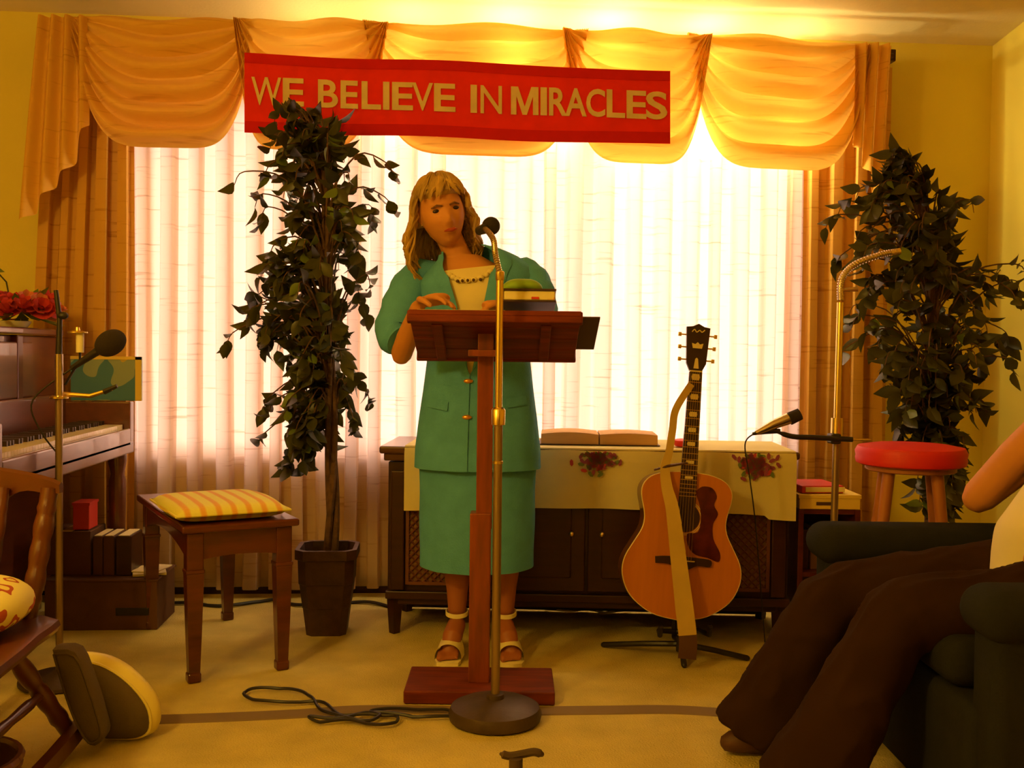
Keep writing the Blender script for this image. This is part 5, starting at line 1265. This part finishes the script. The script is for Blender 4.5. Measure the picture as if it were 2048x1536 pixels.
# ------------------------------------------------------------------ seated person
SP = thing('person', 'seated person in brown trousers and cream shirt resting an elbow on the armchair', 'person', C(1.25, 2.48, 0), -YAW)
SM = full(SP)
def sl_(X, D, z): return SM.inverted() @ C(X, D, z)
hipc = sl_(1.36, 2.48, 0.53); chest = sl_(1.58, 2.50, 0.86); neck = sl_(1.63, 2.50, 1.06)
SHM = Matrix.Translation(sl_(1.62, 2.50, 1.21)) @ Euler((math.radians(5), 0, math.radians(-80))).to_matrix().to_4x4()
eF = sl_(1.285, 2.80, 0.668); sF = sl_(1.58, 2.70, 0.97); hF = sl_(1.47, 2.58, 1.03)
eN = sl_(1.40, 2.16, 0.66); sN = sl_(1.60, 2.27, 0.97); hN = sl_(1.30, 2.30, 0.655)
pb = MB()
pb.tube([hipc, (hipc+chest)/2, chest, neck], [0.15, 0.14, 0.145, 0.06], 20, round_=True)
pb.tube([neck-Vector((0,0,0.02)), neck+Vector((0,0,0.08))], [0.058, 0.052], 14, round_=True)
hm = head_mb(SHM, 1.05); pb.add(hm.v, hm.f)
for s0, e0, h0 in ((sF, eF, hF), (sN, eN, hN)):
    pb.tube([s0, (s0+e0)/2, e0], [0.060, 0.054, 0.046], 14, round_=True); pb.tube([e0, e0+(h0-e0)*0.35, h0], [0.046, 0.047, 0.029], 14, round_=True)
h1 = hand_mb(hF, (sl_(1.54, 2.53, 1.12)-hF), sl_(1.68, 2.5, 1.10)-hF, 0.5, 1); pb.add(h1.v, h1.f)
h2 = hand_mb(hN, (sl_(1.12, 2.38, 0.62)-hN), Vector((0,0,-1)), 0.35, -1); pb.add(h2.v, h2.f)
LEG = [((1.34, 2.60), (0.845, 2.66, 0.430), (0.66, 2.66, 0.10)), ((1.34, 2.36), (0.90, 2.36, 0.455), (0.70, 2.33, 0.10))]
for (hx_, hd_), kn, ak in LEG:
    a_ = sl_(hx_, hd_, 0.50); k_ = sl_(*kn); f_ = sl_(*ak)
    pb.tube([a_, (a_+k_)/2, k_], [0.085, 0.072, 0.056], 14, round_=True); pb.tube([k_, k_+(f_-k_)*0.35, f_], [0.054, 0.056, 0.036], 14, round_=True)
pb.v = [tuple(SM @ Vector(p)) for p in pb.v]
remesh('body', pb, 0.0065, M['skin'], SP, 3)
tr_ = MB()
tr_.ball(sl_(1.36, 2.48, 0.50), (0.17, 0.19, 0.115), 20)
for (hx_, hd_), kn, ak in LEG:
    a_ = sl_(hx_, hd_, 0.49); k_ = sl_(*kn); f_ = sl_(ak[0]-0.02, ak[1], 0.045)
    k_.z -= 0.010
    tr_.tube([a_, a_+(k_-a_)*0.5, a_+(k_-a_)*0.85, k_], [0.112, 0.098, 0.088, 0.082], 18, round_=True)
    tr_.tube([k_, k_+(f_-k_)*0.3, k_+(f_-k_)*0.7, f_], [0.082, 0.090, 0.100, 0.112], 18)
tr_.v = [tuple(SM @ Vector(p)) for p in tr_.v]
def wrinkle(co, no):
    p = Vector((co.x*5, co.y*5, co.z*5)); q = Vector((co.x*7+co.z*5, co.y*22, co.z*6-co.x*4)); return no*(0.014*noise.noise(p+Vector((0,0,3)))+0.020*(0.5-abs(noise.noise(q)))-0.006)
remesh('trousers', tr_, 0.010, M['trouser'], SP, 8, wrinkle)
shb = MB(); shb.tube([hipc+Vector((-0.02,0,0.02)), (hipc+chest)/2+Vector((-0.03,0,0)), chest, neck-Vector((0,0,0.02))], [0.165, 0.165, 0.155, 0.075], 22, round_=True)
for s0, e0 in ((sF, eF), (sN, eN)): shb.tube([s0, s0+(e0-s0)*0.30, s0+(e0-s0)*0.55], [0.075, 0.072, 0.068], 14, round_=False)
shb.v = [tuple(SM @ Vector(p)) for p in shb.v]
remesh('shirt', shb, 0.010, M['shirt'], SP, 6, lambda co, no: no*(0.007*noise.noise(co*9)+0.002))
for h_, ak in zip(LEG, (0, 1)):
    f_ = sl_(h_[2][0], h_[2][1], 0.045)
    part('shoe', MB().tube([f_+Vector((0.05,0,0)), f_+Vector((0.02,0,0)), f_+Vector((-0.03,0,-0.003)), f_+Vector((-0.075,0,-0.012))], [0.034, 0.038, 0.036, 0.028], 14, round_=True), M['strap_end'], SP)
hh = MB(); rr = []
for j in range(1, 28):
    a = PI*j/28; ring = []
    for i in range(36):
        t = 2*PI*i/36; d = Vector((math.sin(a)*math.cos(t), math.sin(a)*math.sin(t), -math.cos(a))); p = Vector((0.080*d.x, 0.100*d.y, 0.120*d.z))*1.12
        if d.y < 0.1 and d.z < 0.45: p *= 0.75
        if d.z < -0.35: p *= 0.75
        ring.append(SHM @ (p*1.03+noise.noise_vector(d*5)*0.004))
    rr.append(ring)
part('hair', hh.loft(rr), M['brow'], SP)
for s in (-1, 1): part('eye', MB().ball(SHM @ Vector((s*0.031, -0.082, 0.009)), (0.008, 0.008, 0.006), 10), M['eye_dark'], SP)
